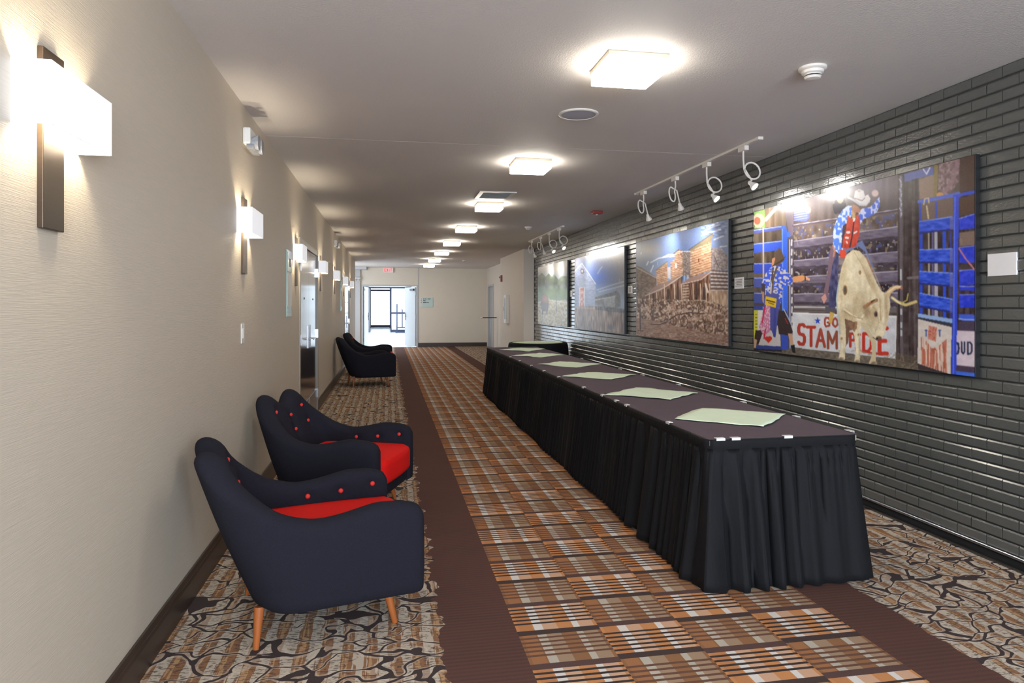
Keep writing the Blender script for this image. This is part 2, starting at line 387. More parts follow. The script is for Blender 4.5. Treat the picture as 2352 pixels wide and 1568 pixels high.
# far double door, both leaves swung open into the vestibule
d4 = struct('door_4', MB().box(OX[0] - .05, OX[0], YE - .02, YE + .17, 0, 2.17).box(OX[1], OX[1] + .05, YE - .02, YE + .17, 0, 2.17).box(OX[0], OX[1], YE - .02, YE + .17, 2.12, 2.17), 'frame_white')
def open_leaf(hx, ang, sg):
    lw = .9; mb = MB().box(0, lw * 1, -.022, .022, .012, 2.11)
    o = mb.build('door_leaf', 'frame_white', d4); o.location = (hx, YE + .15, 0); o.rotation_euler = (0, 0, ang)
    for s_ in (-1, 1):
        MB().box(lw - .10, lw - .05, min(s_ * .022, s_ * .03), max(s_ * .022, s_ * .03), .93, 1.2, .003).build('lock_plate', 'darksteel', o)
        MB().tube([(lw - .075, s_ * .03, 1.07), (lw - .075, s_ * .075, 1.07), (lw - .2, s_ * .075, 1.07)], .013).build('lever_handle', 'darksteel', o, smooth=True)
    MB().box(.05, .36, -.03 if sg > 0 else .022, -.022 if sg > 0 else .075, 1.98, 2.05, .004).build('door_closer', 'darksteel', o)
    for z in (.25, 1.06, 1.88): MB().tube([(-.008, 0, z - .06), (-.008, 0, z + .06)], .016).build('hinge', 'steel', o, smooth=True)
open_leaf(OX[0] + .02, math.radians(82), 1)
open_leaf(OX[1] - .02, math.radians(112), -1)

# vestibule
VE = 38.5
struct('floor_vestibule', MB().box(-1.35, 1.7, YE, 52, -.1, .0), 'tile')
struct('wall_vestibule_left', MB().box(-1.45, -1.3, YE + .16, 50, 0, 2.85), 'vest')
struct('wall_vestibule_right', MB().box(1.3, 1.45, YE + .16, 50, 0, 2.85), 'vest')
struct('ceiling_vestibule', MB().box(-1.45, 1.45, YE + .16, 50, 2.85, 2.95), 'vest')
def storefront(n, y, x0, x1, parts, ztop):
    o = struct(f'window_{n}', MB().box(x0, x1, y, y + .08, ztop, ztop + .09), 'alu')
    for kind_, a in parts:
        if kind_ == 'v': MB().box(a - .03, a + .03, y, y + .08, 0, ztop).build('mullion', 'alu', o)
        if kind_ == 'h': MB().box(a[0], a[1], y, y + .08, a[2] - a[3], a[2] + a[3]).build('rail', 'alu', o)
        if kind_ == 'g': MB().box(a[0], a[1], y + .036, y + .044, a[2], a[3]).build('pane', 'glass', o)
    return o
storefront(1, VE, -1.3, 1.3, [('v', -1.0), ('v', .20), ('v', .98), ('h', (.23, .95, .06, .06)), ('h', (.23, .95, 1.05, .05)), ('g', (.23, .95, .12, 1.0)), ('g', (.23, .95, 1.1, 2.42))], 2.42)
storefront(2, 46.0, -1.3, 1.3, [('v', -1.1), ('v', .18), ('h', (-1.07, .15, .10, .09)), ('h', (-1.07, .15, 2.48, .05)), ('g', (-1.07, .15, .19, 2.43))], 2.6)

# ================================================================= CEILING LIGHTS
def ceiling_light(y, label):
    t = thing('ceiling_light', label, 'ceiling light', (1.305, y, HC), 0, 'square ceiling lights in a row down the corridor'); return t
def light_parts(t):
    h = .168
    MB().box(-h, h, -h, h, -.022, 0, .002).build('base_plate', 'cream', t)
    MB().box(-h + .004, h - .004, -h + .004, h - .004, -.088, -.022, .006).build('diffuser', 'diffuser', t)
where = ['nearest the camera, large and glaring above the speaker', 'second from the camera, before the air vent', 'third from the camera, just behind the air vent', 'fourth from the camera', 'fifth from the camera',
         'sixth from the camera', 'seventh, last but one before the exit doors', 'eighth and farthest, nearest the exit doors']
c0 = None
for i in range(8):
    y = 3.585 + i * 2.625
    lab = f'square white lit ceiling light {where[i]}'
    if c0 is None: c0 = ceiling_light(y, lab); light_parts(c0)
    else: c = copy_tree(c0); c.location = (1.305, y, HC); c['label'] = lab

# ================================================================= WALL SCONCES
def sconce_parts(t):
    # local: x out of the wall, y along it, z up, origin at the bar foot
    MB().box(0, .016, -.062, .062, 0, .50, .002).build('back_bar', 'bronze', t)
    z0, z1 = .255, .42; ax, hy = .095, .195; th = .004
    sh = MB().box(ax - th, ax, -hy, hy, z0, z1).box(.0, ax - th, -hy, -hy + th, z0, z1).box(.0, ax - th, hy - th, hy, z0, z1)
    sh.build('shade', 'shade', t)
    MB().box(.03, ax - th, -.02, .02, z0 + .07, z0 + .08).build('lamp_bracket', 'steel', t)
    for s in (-1, 1):
        MB().lathe([(.004, -.03), (.016, -.022), (.02, 0), (.016, .022), (.004, .03)], 10, (.06, s * .10, (z0 + z1) / 2)).build('bulb', 'bulb_w', t, smooth=True)
    for s in (-1, 1): light_point('sconce_glow', (.058, s * .125, (z0 + z1) / 2), SCONCE_W, (1, .88, .66), .025, t)
sl = ['largest, nearest the camera at the left edge', 'second from the camera, below the emergency light', 'third, just before the first double doors', 'fourth, just past the first double doors',
      'fifth, below the second emergency light', 'sixth, beside the second double doors', 'seventh and farthest along the left wall']
s0 = None
for i in range(7):
    y = 2.135 + 2.63 * i + (.02 if i else 0); lab = f'glowing white wall sconce on a bronze bar, {sl[i]}'
    if s0 is None:
        s0 = thing('wall_sconce', lab, 'wall light', (XL, y, 1.645), 0, 'sconces along the left wall'); sconce_parts(s0); s0.scale = (1, 1, 1)
    else: c = copy_tree(s0); c.location = (XL, y, 1.645); c['label'] = lab

# ================================================================= EMERGENCY LIGHTS, SWITCH, SIGNS (left wall)
def emergency(y, lab):
    t = thing('emergency_light', lab, 'emergency light', (XL, y, 2.53), 0, 'emergency lights high on the left wall')
    MB().box(0, .05, -.13, .13, -.02, .09, .012).build('housing', 'white', t)
    for s in (-1, 1):
        MB().lathe([(.02, 0), (.03, .02), (.045, .05), (.052, .07), (.05, .075)], 16, (.02, s * .07, .0), 'x').build('lamp_head', 'lens', t, smooth=True)
    MB().box(.02, .07, -.12, .12, -.05, -.02, .01).build('lens_cover', 'lens', t)
    return t
e0 = emergency(4.90, 'white twin-head emergency light above the second sconce')
c = copy_tree(e0); c.location = (XL, 12.75, 2.53); c['label'] = 'small white emergency light above the fifth sconce, far down the wall'
t = thing('light_switch', 'white light switch plate on the beige wall below the second sconce', 'switch', (XL, 4.76, 1.25))
MB().box(0, .006, -.045, .045, -.065, .065, .002).build('plate', 'white', t)
MB().box(.006, .010, -.018, .018, -.033, .033, .001).build('rocker', 'white', t)
def room_sign(y, lab):
    t = thing('room_sign', lab, 'sign', (XL, y, 1.64), 0, 'tall frosted signs beside the doors')
    MB().box(0, .008, -.15, .15, -.31, .33).build('sign_panel', 'signglass', t)
    MB().box(.008, .014, -.14, .14, .12, .31, .001).build('upper_plate', 'signglass', t)
    MB().box(.008, .012, -.14, .14, -.21, .10, .001).build('insert_panel', 'white', t)
    for z in (-.245, -.285): MB().box(.008, .014, -.12, .12, z - .013, z + .013, .001).build('name_strip', 'signglass', t)
    MB().box(.014, .016, -.03, .05, .17, .25).build('emblem', 'textdark', t)
    return t
r0 = room_sign(6.9, 'tall pale green room sign before the first double doors')
c = copy_tree(r0); c.location = (XL, 14.35, 1.64); c['label'] = 'narrow pale room sign before the second double doors'
# direction sign on end wall
t = thing('direction_sign', 'pale green wall sign with white arrow strip beside the exit doorway', 'sign', (1.12, YE, 1.40))
MB().box(0, .09, -.012, 0, 0, .335, .001).build('arrow_strip', 'white', t)
MB().box(.09, .46, -.012, 0, 0, .335, .001).build('sign_panel', 'signglass', t)
tx = MB()
for z, ws in ((.285, (.05, .04, .02, .10)), (.225, (.09,)), (.165, (.13, .05))):
    x = .11
    for a in ws: tx.box(x, x + a, -.014, -.012, z - .013, z + .013); x += a + .018
tx.build('lettering', 'textdark', t, kind='stuff')
for z in (.285, .225, .165): MB().add([(.03, -.014, z), (.06, -.014, z - .018), (.06, -.014, z + .018), (.03, -.012, z), (.06, -.012, z - .018), (.06, -.012, z + .018)], [(0, 1, 2), (3, 5, 4), (0, 3, 4, 1), (1, 4, 5, 2), (2, 5, 3, 0)]).build('arrow', 'black', t)
# exit sign
t = thing('exit_sign', 'red and white EXIT sign above the bright doorway', 'exit sign', (.03, YE - .02, 2.595))
MB().box(-.17, .17, -.04, .02, 0, .175, .006).build('housing', 'white', t)
MB().box(-.155, .155, -.043, -.04, .012, .163).build('face', 'exitwhite', t)
gl = {'E': [(0, 0, 0, 1), (0, 0, 1, 0), (0, .5, .8, .5), (0, 1, 1, 1)], 'X': [(0, 0, 1, 1), (0, 1, 1, 0)], 'I': [(.5, 0, .5, 1)], 'T': [(.5, 0, .5, 1), (0, 1, 1, 1)]}
for i, chh in enumerate('EXIT'):
    g = MB(); ox = -.128 + i * .07 - (.0 if i < 3 else .012) + (-.006 if i == 2 else 0); W_, H_ = .045, .105
    for a, b, c_, d in gl[chh]:
        p = Vector((ox + a * W_, 0, .035 + b * H_)); q_ = Vector((ox + c_ * W_, 0, .035 + d * H_)); dr = (q_ - p).normalized(); nn = Vector((-dr.z, 0, dr.x)) * .008
        vs = [p - nn, q_ - nn, q_ + nn, p + nn]; g.add([(v_.x, -.048, v_.z) for v_ in vs] + [(v_.x, -.043, v_.z) for v_ in vs], [(0, 1, 2, 3), (7, 6, 5, 4), (0, 4, 5, 1), (1, 5, 6, 2), (2, 6, 7, 3), (3, 7, 4, 0)])
    g.build('letter', 'exitred', t)

# ================================================================= CEILING FITTINGS
t = thing('ceiling_speaker', 'round flush ceiling speaker behind the nearest ceiling light', 'speaker', (1.31, 4.60, HC))
MB().lathe([(.122, 0), (.14, 0), (.14, -.006), (.134, -.011), (.122, -.011), (.118, -.004)], 40).build('rim', 'white', t, smooth=True)
MB().lathe([(.119, -.003), (.119, -.008), (.06, -.011), (.001, -.012)], 40).build('grille', 'grille', t, smooth=True)
def detector(x, y, lab, s=1):
    t = thing('smoke_detector', lab, 'smoke detector', (x, y, HC), 0, 'smoke detectors', s)
    MB().lathe([(.075, 0), (.075, -.012), (.068, -.018), (.06, -.02)], 28).build('base', 'white_metal', t, smooth=True)
    MB().lathe([(.06, -.02), (.058, -.034), (.046, -.040), (.045, -.044)], 28).build('cover', 'white_metal', t, smooth=True)
    MB().lathe([(.036, -.044), (.036, -.056)], 20).build('vent_ring', 'darksteel', t)
    MB().lathe([(.046, -.052), (.040, -.064), (.02, -.068), (.002, -.068)], 24).build('cap', 'white_metal', t, smooth=True)
    return t
detector(2.35, 3.47, 'round white smoke detector on the ceiling at top right')
detector(2.34, 11.3, 'small smoke detector beside the far track light', .8)
detector(2.2, 19.9, 'tiny smoke detector on the ceiling near the exit wall', .8)
t = thing('alarm_strobe', 'red ceiling alarm strobe between the two track lights', 'alarm', (2.9, 9.25, HC))
MB().box(-.075, .075, -.06, .06, -.045, 0, .012).build('housing', 'redplastic', t)
MB().lathe([(.02, -.045), (.022, -.058), (.012, -.07), (.002, -.072)], 14).build('lens', 'lens', t, smooth=True)
t = thing('air_vent', 'white square ceiling air vent with slats behind the second ceiling light', 'vent', (1.275, 8.13, HC))
MB().box(-.22, .22, -.26, -.21, -.012, 0).box(-.22, .22, .21, .26, -.012, 0).box(-.22, -.17, -.21, .21, -.012, 0).box(.17, .22, -.21, .21, -.012, 0).build('vent_frame', 'white', t)
MB().box(-.17, .17, -.21, .21, -.002, 0).build('backing', 'darksteel', t)
for j in range(9):
    y = -.19 + j * .0475; MB().add([(-.17, y - .014, -.011), (.17, y - .014, -.011), (.17, y + .014, -.002), (-.17, y + .014, -.002), (-.17, y - .014, -.009), (.17, y - .014, -.009), (.17, y + .014, -.0005), (-.17, y + .014, -.0005)],
        [(0, 1, 2, 3), (7, 6, 5, 4), (0, 4, 5, 1), (2, 6, 7, 3), (0, 3, 7, 4), (1, 5, 6, 2)]).build('slat', 'white', t)

# ================================================================= TRACK LIGHTS
def track(y0, y1, x, heads, lab):
    t = thing('track_light', lab, 'track light', (x, y0, HC), 0, 'track lights above the brick wall')
    Ln = y1 - y0
    MB().box(-.018, .018, 0, Ln, -.02, 0, .002).build('rail', 'white_metal', t)
    MB().box(-.022, .022, -.05, 0, -.024, 0, .003).build('end_cap', 'white_metal', t)
    MB().box(-.022, .022, Ln, Ln + .03, -.024, 0, .003).build('end_cap', 'white_metal', t)
    for (hy, kind_) in heads:
        ad = MB().box(-.02, .02, hy - .055, hy + .055, -.058, -.02, .004).build('lamp_head', 'white_metal', t)
        z0 = -.058; pts = []
        if kind_ == 'near':              # loop seen face on, bulb turned towards the camera side of the wall
            bx, by, bz = .055, hy - .03, -.33
            ctr = Vector((.07, hy - .02, -.22)); rad = .072
            pts = [(0, hy, z0), (0, hy, -.12), (.0, hy - .01, -.20)]
            for a in range(190, 190 - 400, -20): pts.append((ctr.x + rad * math.cos(math.radians(a)) * .95, ctr.y + .02 * math.sin(math.radians(a)), ctr.z + rad * math.sin(math.radians(a))))
            pts += [(.06, hy - .03, -.305)]
            d = Vector((.42, -.62, -.68)).normalized()
        else:
            bx, by, bz = .075, hy + .05, -.30
            ctr = Vector((-.02, hy + .03, -.19)); rad = .075
            pts = [(0, hy, z0), (.005, hy + .005, -.11)]
            for a in range(20, 20 - 330, -20): pts.append((ctr.x + .032 * math.cos(math.radians(a)), ctr.y + .03 * math.sin(math.radians(a)), ctr.z + rad * math.sin(math.radians(a)) * 1.05))
            pts += [(.03, hy + .03, -.15), (.06, hy + .045, -.24), (.072, hy + .05, -.28)]
            d = Vector((.45, .40, -.80)).normalized()
        MB().tube(pts, .0075, 8).build('flexible_neck', 'white_metal', ad, smooth=True)
        B = Vector((bx, by, bz)); q_ = d.to_track_quat('Z', 'Y').to_matrix()
        def ori(prof, n=18):
            g = MB().lathe(prof, n); g.v = [tuple(B + q_ @ Vector(p)) for p in g.v]; return g
        ori([(.010, -.03), (.017, -.02), (.018, .0), (.024, .012), (.036, .04), (.036, .043), (.031, .043), (.02, .012)]).build('lamp_cup', 'white_metal', ad, smooth=True)
        ori([(.004, .012), (.026, .034), (.027, .040), (.004, .043)]).build('bulb', 'bulb', ad, smooth=True)
        l = bpy.data.lights.new('spot', 'SPOT'); l.energy = SPOT_W; l.spot_size = math.radians(110); l.spot_blend = 1.0; l.shadow_soft_size = .03; l.color = (1.0, .96, .88)
        so = bpy.data.objects.new('spot', l); COL.objects.link(so); so.parent = ad; so.location = B + d * .05; so.rotation_euler = (-d).to_track_quat('Z', 'Y').to_euler()
    return t
track(5.0, 7.68, 2.9, [(.22, 'near'), (.88, 'near'), (1.58, 'far'), (2.46, 'far')], 'near white track light rail with four flexible-neck spot lamps')
track(11.05, 13.7, 2.87, [(.22, 'near'), (.95, 'near'), (1.65, 'far'), (2.48, 'far')], 'far white track light rail with four small spot lamps')

# ================================================================= ARMCHAIRS
LEAN = .38
def make_chair_meshes():
    pts = []
    for x in np.linspace(.41, -.10, 60, endpoint=False): pts.append((x, -.335))
    for ph in np.linspace(-PI / 2, PI / 2, 121):
        cc, ss = math.cos(ph), math.sin(ph); e = 2 / 3.0
        pts.append((-.10 - .14 * abs(cc) ** e, .335 * math.copysign(abs(ss) ** e, ss)))
    for x in np.linspace(-.10, .41, 61)[1:]: pts.append((x, .335))
    P = np.array(pts); d = np.r_[0, np.cumsum(np.hypot(*np.diff(P, axis=0).T))]; Lt = d[-1]
    arm = .51; back = (Lt - 2 * arm) / 2
    n = 112; s = np.linspace(0, Lt, n); X = np.interp(s, d, P[:, 0]); Y = np.interp(s, d, P[:, 1])
    def sm(a, k=2):
        for _ in range(k): a = np.r_[a[0], (a[:-2] + 2 * a[1:-1] + a[2:]) / 4, a[-1]]
        return a
    X = sm(X, 4); Y = sm(Y, 4)
    a = np.minimum(s, Lt - s) - arm                          # <0 on the arm, 0..back on the back
    kx = [-.51, -.42, -.30, -.15, -.05, .03, .08, .13, .18, .22, .27, .33, .38, back]
    kz = [.535, .560, .565, .532, .520, .560, .635, .720, .795, .822, .812, .765, .728, .718]
    ZT = sm(np.interp(a, kx, kz), 3)
    LN = sm(np.interp(a, [-.08, .13], [0, LEAN]), 3)
    T = np.gradient(np.c_[X, Y], axis=0); T /= np.linalg.norm(T, axis=1)[:, None]
    NX, NY = -T[:, 1], T[:, 0]                               # outward
    WD = sm(np.interp(a, [-.5, 0, .2], [.05, .05, .062]), 2)
    def surf(i, off, z):
        return np.array((X[i] + NX[i] * off - LN[i] * (z - .15), Y[i] + NY[i] * off, z))
    btn = []
    def near(ytar, back_=True, xt=None):
        best = min(range(n), key=lambda i: (abs(Y[i] - ytar) + (0 if a[i] > .1 else 9)) if back_ else (abs(X[i] - xt) + (0 if a[i] <= .0 and Y[i] * ytar > 0 else 9)))
        return best
    for y, z in ((-.19, .700), (0, .655), (.19, .700), (-.20, .585), (0, .555), (.20, .585)): btn.append((near(y), z))
    for sg in (-1, 1):
        for x, z in ((.0, .455), (.165, .465), (.325, .485)): btn.append((near(sg, False, x), z))
    bpos = [(surf(i, -WD[i], z), np.array((NX[i], NY[i], 0)), i, z) for i, z in btn]
    mb = MB(); rings = []
    for i in range(n):
        u = max(0, 1 - min(s[i], Lt - s[i]) / .045); q = math.sqrt(max(0.02, 1 - u * u)); w_ = WD[i] * (.45 + .55 * q) if u > 0 else WD[i]
        zt = ZT[i] - .035 * (1 - q); zb = .15 + .012 * (1 - q); ring = []
        prof = [(w_ * .7, zb), (w_, zb + .02)]
        for k in range(1, 12): prof.append((w_, zb + .02 + (zt - w_ - zb - .02) * k / 12))
        for k in range(0, 11): t_ = PI * k / 10; prof.append((w_ * math.cos(t_), zt - w_ + w_ * math.sin(t_)))
        for k in range(1, 20): prof.append((-w_, zt - w_ - (zt - w_ - .26) * k / 19))
        prof.append((-w_, zb))
        for off, z in prof:
            bul = .012 * math.sin(PI * min(1, max(0, (z - .15) / (zt - .15)))) * (1 if off > 0 else -.4)
            o_ = off + bul
            p = surf(i, o_, z)
            if off < 0:
                for bp_, nn, _, _ in bpos:
                    d2 = ((p - bp_) ** 2).sum(); p = p + nn * .020 * math.exp(-d2 / .0011)
                # soft vertical fold down the middle of the back
                if a[i] > .15: p = p + np.array((NX[i], NY[i], 0)) * .012 * math.exp(-(Y[i] / .035) ** 2)
            ring.append(p)
        rings.append(ring)
    m_ = len(rings[0]); vs = [tuple(p) for r in rings for p in r]; fs = []
    for i in range(n - 1):
        for j in range(m_):
            j2 = (j + 1) % m_; fs.append((i * m_ + j, i * m_ + j2, (i + 1) * m_ + j2, (i + 1) * m_ + j))
    fs.append(tuple(range(m_))); fs.append(tuple((n - 1) * m_ + j for j in range(m_))[::-1])
    mb.add(vs, fs)
    btns = [(bp_ + nn * .010 - np.array((0, 0, 0)), nn) for bp_, nn, _, _ in bpos]
    return mb, btns
def rounded(x0, x1, y0, y1, z0, z1, r, crown=0, n=12, taper=None):
    bm = bmesh.new(); bmesh.ops.create_cube(bm, size=2); bmesh.ops.subdivide_edges(bm, edges=bm.edges[:], cuts=n, use_grid_fill=True)
    C_ = Vector(((x0 + x1) / 2, (y0 + y1) / 2, (z0 + z1) / 2)); h = Vector(((x1 - x0) / 2, (y1 - y0) / 2, (z1 - z0) / 2))
    for v in bm.verts:
        p = Vector((v.co.x * h.x, v.co.y * h.y, v.co.z * h.z)); q_ = Vector([max(-h[k] + r, min(h[k] - r, p[k])) for k in range(3)]); dd = p - q_
        p2 = q_ + (dd.normalized() * r if dd.length > 1e-6 else dd)
        if v.co.z > .99 or p2.z > 0: p2.z += crown * (1 - v.co.x ** 2) * (1 - v.co.y ** 2)
        p2.x += crown * .8 * (1 - v.co.y ** 2) * max(0, v.co.x) ** 2
        v.co = p2 + C_
        if taper: v.co = taper(v.co)
    bm.verts.index_update(); o = MB(); o.add([tuple(v.co) for v in bm.verts], [tuple(v.index for v in f.verts) for f in bm.faces]); bm.free(); return o
def make_chair(label, loc, rz, sc=1):
    t = thing('armchair', label, 'armchair', loc, math.radians(rz), 'charcoal tub armchairs along the left wall', sc)
    mb, btns = make_chair_meshes()
    mb.build('upholstered_shell', 'fabric', t, smooth=True)
    rounded(-.27, .40, -.30, .30, .152, .27, .03, 0, 6).build('seat_base', 'fabric', t, smooth=True)
    rounded(-.27, .425, -.283, .283, .235, .425, .05, .022).build('seat_cushion', 'red', t, smooth=True)
    bmsh = None
    for p, nn in btns:
        g = MB().lathe([(.002, .009), (.008, .008), (.0125, .003), (.013, 0), (.010, -.006), (.002, -.008)], 14)
        q_ = Vector((-nn[0], -nn[1], .12)).to_track_quat('Z', 'Y').to_matrix(); g.v = [tuple(Vector(p) + q_ @ Vector(v)) for v in g.v]
        g.build('button', 'redbutton', t, smooth=True)
    for sx, sy in ((1, -1), (1, 1), (-1, -1), (-1, 1)):
        top = Vector((.27 * sx - .01, .27 * sy, .165)); ft = Vector((.295 * sx + .0, .30 * sy, 0))
        MB().tube([ft, ft + (top - ft) * .02, top], [.011, .0125, .022], 16).build('leg', 'legwood', t, smooth=True)
    return t
ch0 = make_chair('charcoal tub armchair with red seat nearest the camera, seen from its side', (-.325, 3.35, 0), 14)
for lab, loc, rz, sc in (('charcoal tub armchair with red seat, second from camera, turned to show its buttoned back', (-.324, 4.95, 0), -20, 1),
                         ('dark tub armchair seen from its side far down the wall', (-.35, 12.8, 0), 11, 1.06),
                         ('farthest dark tub armchair, half hidden behind another armchair', (-.35, 14.9, 0), -3, 1.06)):
    c = copy_tree(ch0); c.location = loc; c.rotation_euler = (0, 0, math.radians(rz)); c.scale = (sc,) * 3; c['label'] = lab

# ================================================================= LONG SKIRTED TABLE
TX0, TX1, TY0, TY1, TZ = 1.62, 2.46, 3.25, 11.15, .75
t = thing('banquet_table', 'long row of banquet tables hidden under black skirting beside the brick wall', 'table', ((TX0 + TX1) / 2, (TY0 + TY1) / 2, 0))
cx, cy = (TX0 + TX1) / 2, (TY0 + TY1) / 2
for i in range(4):
    a = TY0 + (TY1 - TY0) * i / 4 - cy; b = TY0 + (TY1 - TY0) * (i + 1) / 4 - cy
    MB().box(TX0 - cx, TX1 - cx, a + .002, b - .002, TZ - .036, TZ - .006, .003).build('tabletop', 'cream', t)
    for lx in (-.3, .3):
        for ly in (a + .15, b - .15): MB().tube([(lx, ly, .0), (lx, ly, TZ - .036)], .015, 8).build('leg', 'darksteel', t, smooth=True)
# plum cloth: sheet over the top, slightly rippled edge
def cloth_sheet(x0, x1, y0, y1, z, nx, ny, drop, seed):
    vs = []; fs = []
    for j in range(ny + 1):
        for i in range(nx + 1):
            u, v = i / nx, j / ny; x = x0 + (x1 - x0) * u; y = y0 + (y1 - y0) * v
            zz = z + .0035 * mnoise.noise(Vector((x * 3, y * 1.4, seed))) + .0025 * max(0, mnoise.noise(Vector((x * .6, y * 9, seed + 3))))
            if i in (0, nx) or j in (0, ny): zz = z - drop
            vs.append((x, y, zz + .001))
    for j in range(ny):
        for i in range(nx): fs.append((j * (nx + 1) + i, j * (nx + 1) + i + 1, (j + 1) * (nx + 1) + i + 1, (j + 1) * (nx + 1) + i))
    return MB().add(vs, fs)
cs = cloth_sheet(TX0 - .006, TX1 + .006, TY0 - .006, TY1 + .006, TZ + .002, 26, 240, .004, 2.2)
tag(cs.build('tablecloth', 'cloth_plum', None, smooth=True), 'dark plum tablecloth covering the whole length of the long table', 'tablecloth')
# pleated skirting
def skirt(path, label, seed, group='black skirts round the long table', flare=.075, z_lift=0.0, ztop=TZ - .002, step=.014):
    rr = random.Random(seed); P = [Vector((*p, 0)) for p in path]; seg = []; tot = 0
    for a, b in zip(P[:-1], P[1:]): seg.append((tot, a, b)); tot += (b - a).length
    def at(s):
        for s0, a, b in reversed(seg):
            if s >= s0: return a + (b - a).normalized() * (s - s0), (b - a).normalized()
        return P[0], (P[1] - P[0]).normalized()
    n = int(tot / step); rows = [0, .02, .045, .055, .075, .12, .2, .32, .46, .6, .7, ztop - .012]
    ph = [rr.uniform(0, 6.28) for _ in range(6)]; vs = []; fs = []
    # irregular pleat phase
    phase = 0; phs = []
    f = 1
    for i in range(n + 1):
        s = tot * i / n
        f = 1 + .45 * math.sin(s * 3.1 + ph[0]) + .3 * math.sin(s * 7.3 + ph[1]); phase += f * (2 * PI / .078) * (tot / n); phs.append(phase)
    pos = []
    for i in range(n + 1):
        s = tot * i / n; p0, d0 = at(max(0, s - .03)); p1, d1 = at(min(tot, s + .03)); p = (p0 + p1) / 2; dd = (d0 + d1).normalized(); nn = Vector((dd.y, -dd.x, 0))
        pos.append((p, nn))
    for i in range(n + 1):
        s = tot * i / n; p, nn = pos[i]
        amp = .75 + .5 * math.sin(s * 5.1 + ph[2])
        for h in rows:
            z = ztop - h; g = max(0, (h - .055)) / (ztop - .055)
            if h <= .055: o_ = .010 + (.003 if h < .05 else -.002)
            else:
                big = math.sin(phs[i] + .6 * math.sin(g * 2 + ph[3])); sml = math.sin(phs[i] * 3.3 + ph[4])
                o_ = .012 + flare * g ** 1.15 + (.014 + .012 * g) * amp * big * min(1, g * 6 + .15) + .006 * sml * (1 - g)
                o_ = max(o_, .004)
            zz = z + z_lift * (g > .9)
            if h == rows[-1]: zz = .006 + .012 * (1 + math.sin(s * 2.3 + ph[5])) * .5 + z_lift
            q_ = p + nn * o_; vs.append((q_.x, q_.y, zz))
    k = len(rows)
    for i in range(n):
        for j in range(k - 1): fs.append((i * k + j, i * k + j + 1, (i + 1) * k + j + 1, (i + 1) * k + j))
    o = MB().add(vs, fs).build('table_skirt', 'skirt', None, smooth=True)
    sd = o.modifiers.new('thick', 'SOLIDIFY'); sd.thickness = .002; sd.offset = -1
    return tag(o, label, 'table skirt', group)
skirt([(TX0 + .4, TY1), (TX0, TY1), (TX0, 8.30)][::1], 'black pleated table skirt at the far end of the long table', 3)
skirt([(TX0, 8.34), (TX0, 3.42)], 'black pleated table skirt along the aisle side of the long table, with most pleats', 5)
skirt([(TX0 - .004, 3.47), (TX0 - .004, TY0 - .004), (TX1, TY0 - .004), (TX1, 5.2)], 'black pleated table skirt wrapped round the near end of the long table', 11, flare=.085)
skirt([(TX1, 5.2), (TX1, TY1), (TX0 + .4, TY1)], 'black pleated table skirt on the wall side of the long table', 13)

# pixel -> point on a horizontal plane (photo measurements turned into places on the table)
_f = 1568.; _c, _s = math.cos(YAW), math.sin(YAW)
def on_plane(px, py, Z):
    u = (px - 1176) / _f; v = (703 - py) / _f; k_ = (Z - CAM_H) / v; return Vector(((_s + u * _c) * k_, (_c - u * _s) * k_, Z))
# white skirt clips
def clip(p, nrm):
    t = tag(bpy.data.objects.new('skirt_clip', clip_mesh), None, 'clip', 'white clips along the table edge'); COL.objects.link(t)
    t.location = p; t.rotation_euler = (0, 0, math.atan2(nrm[1], nrm[0])); return t
cm = MB().box(-.016, .010, -.024, .024, .006, .009).box(.008, .010, -.024, .024, -.004, .0065)
clip_mesh = cm.mesh('skirt_clip', M['white'])
ORD = ['nearest', 'second', 'third', 'fourth', 'fifth', 'sixth', 'seventh', 'eighth', 'ninth', 'farthest']
for i, (px, w_) in enumerate(((1540, 971), (1441, 931), (1415, 921), (1383, 908), (1338, 890), (1282, 866), (1245, 852), (1215, 840), (1188, 829), (1172, 820))):
    p = on_plane(px, w_, TZ); c = clip(Vector((TX0 - .008, min(p.y, TY1 - .1), TZ - .001)), (-1, 0))
    c['label'] = f'{ORD[i]} small white skirt clip along the aisle edge of the long table'
for px in (1640, 1690, 1824):
    p = on_plane(px, 1008, TZ); c = clip(Vector((max(p.x, TX0 + .05), TY0 - .012, TZ - .001)), (0, -1))
    c['label'] = {1640: 'white skirt clip right at the near aisle corner of the table', 1690: 'wide white skirt clip on the near end, just right of the corner', 1824: 'white skirt clip halfway along the near end of the table'}[px]
for i, (px, py) in enumerate(((1947, 991), (1820, 958), (1695, 925), (1546, 884.5), (1467, 862), (1420, 848), (1338, 824))):
    p = on_plane(px, py, TZ); c = clip(Vector((TX1 + .008, p.y, TZ - .001)), (1, 0)); c['label'] = f'{ORD[i] if i < 6 else "farthest"} small white skirt clip along the wall-side edge of the long table'
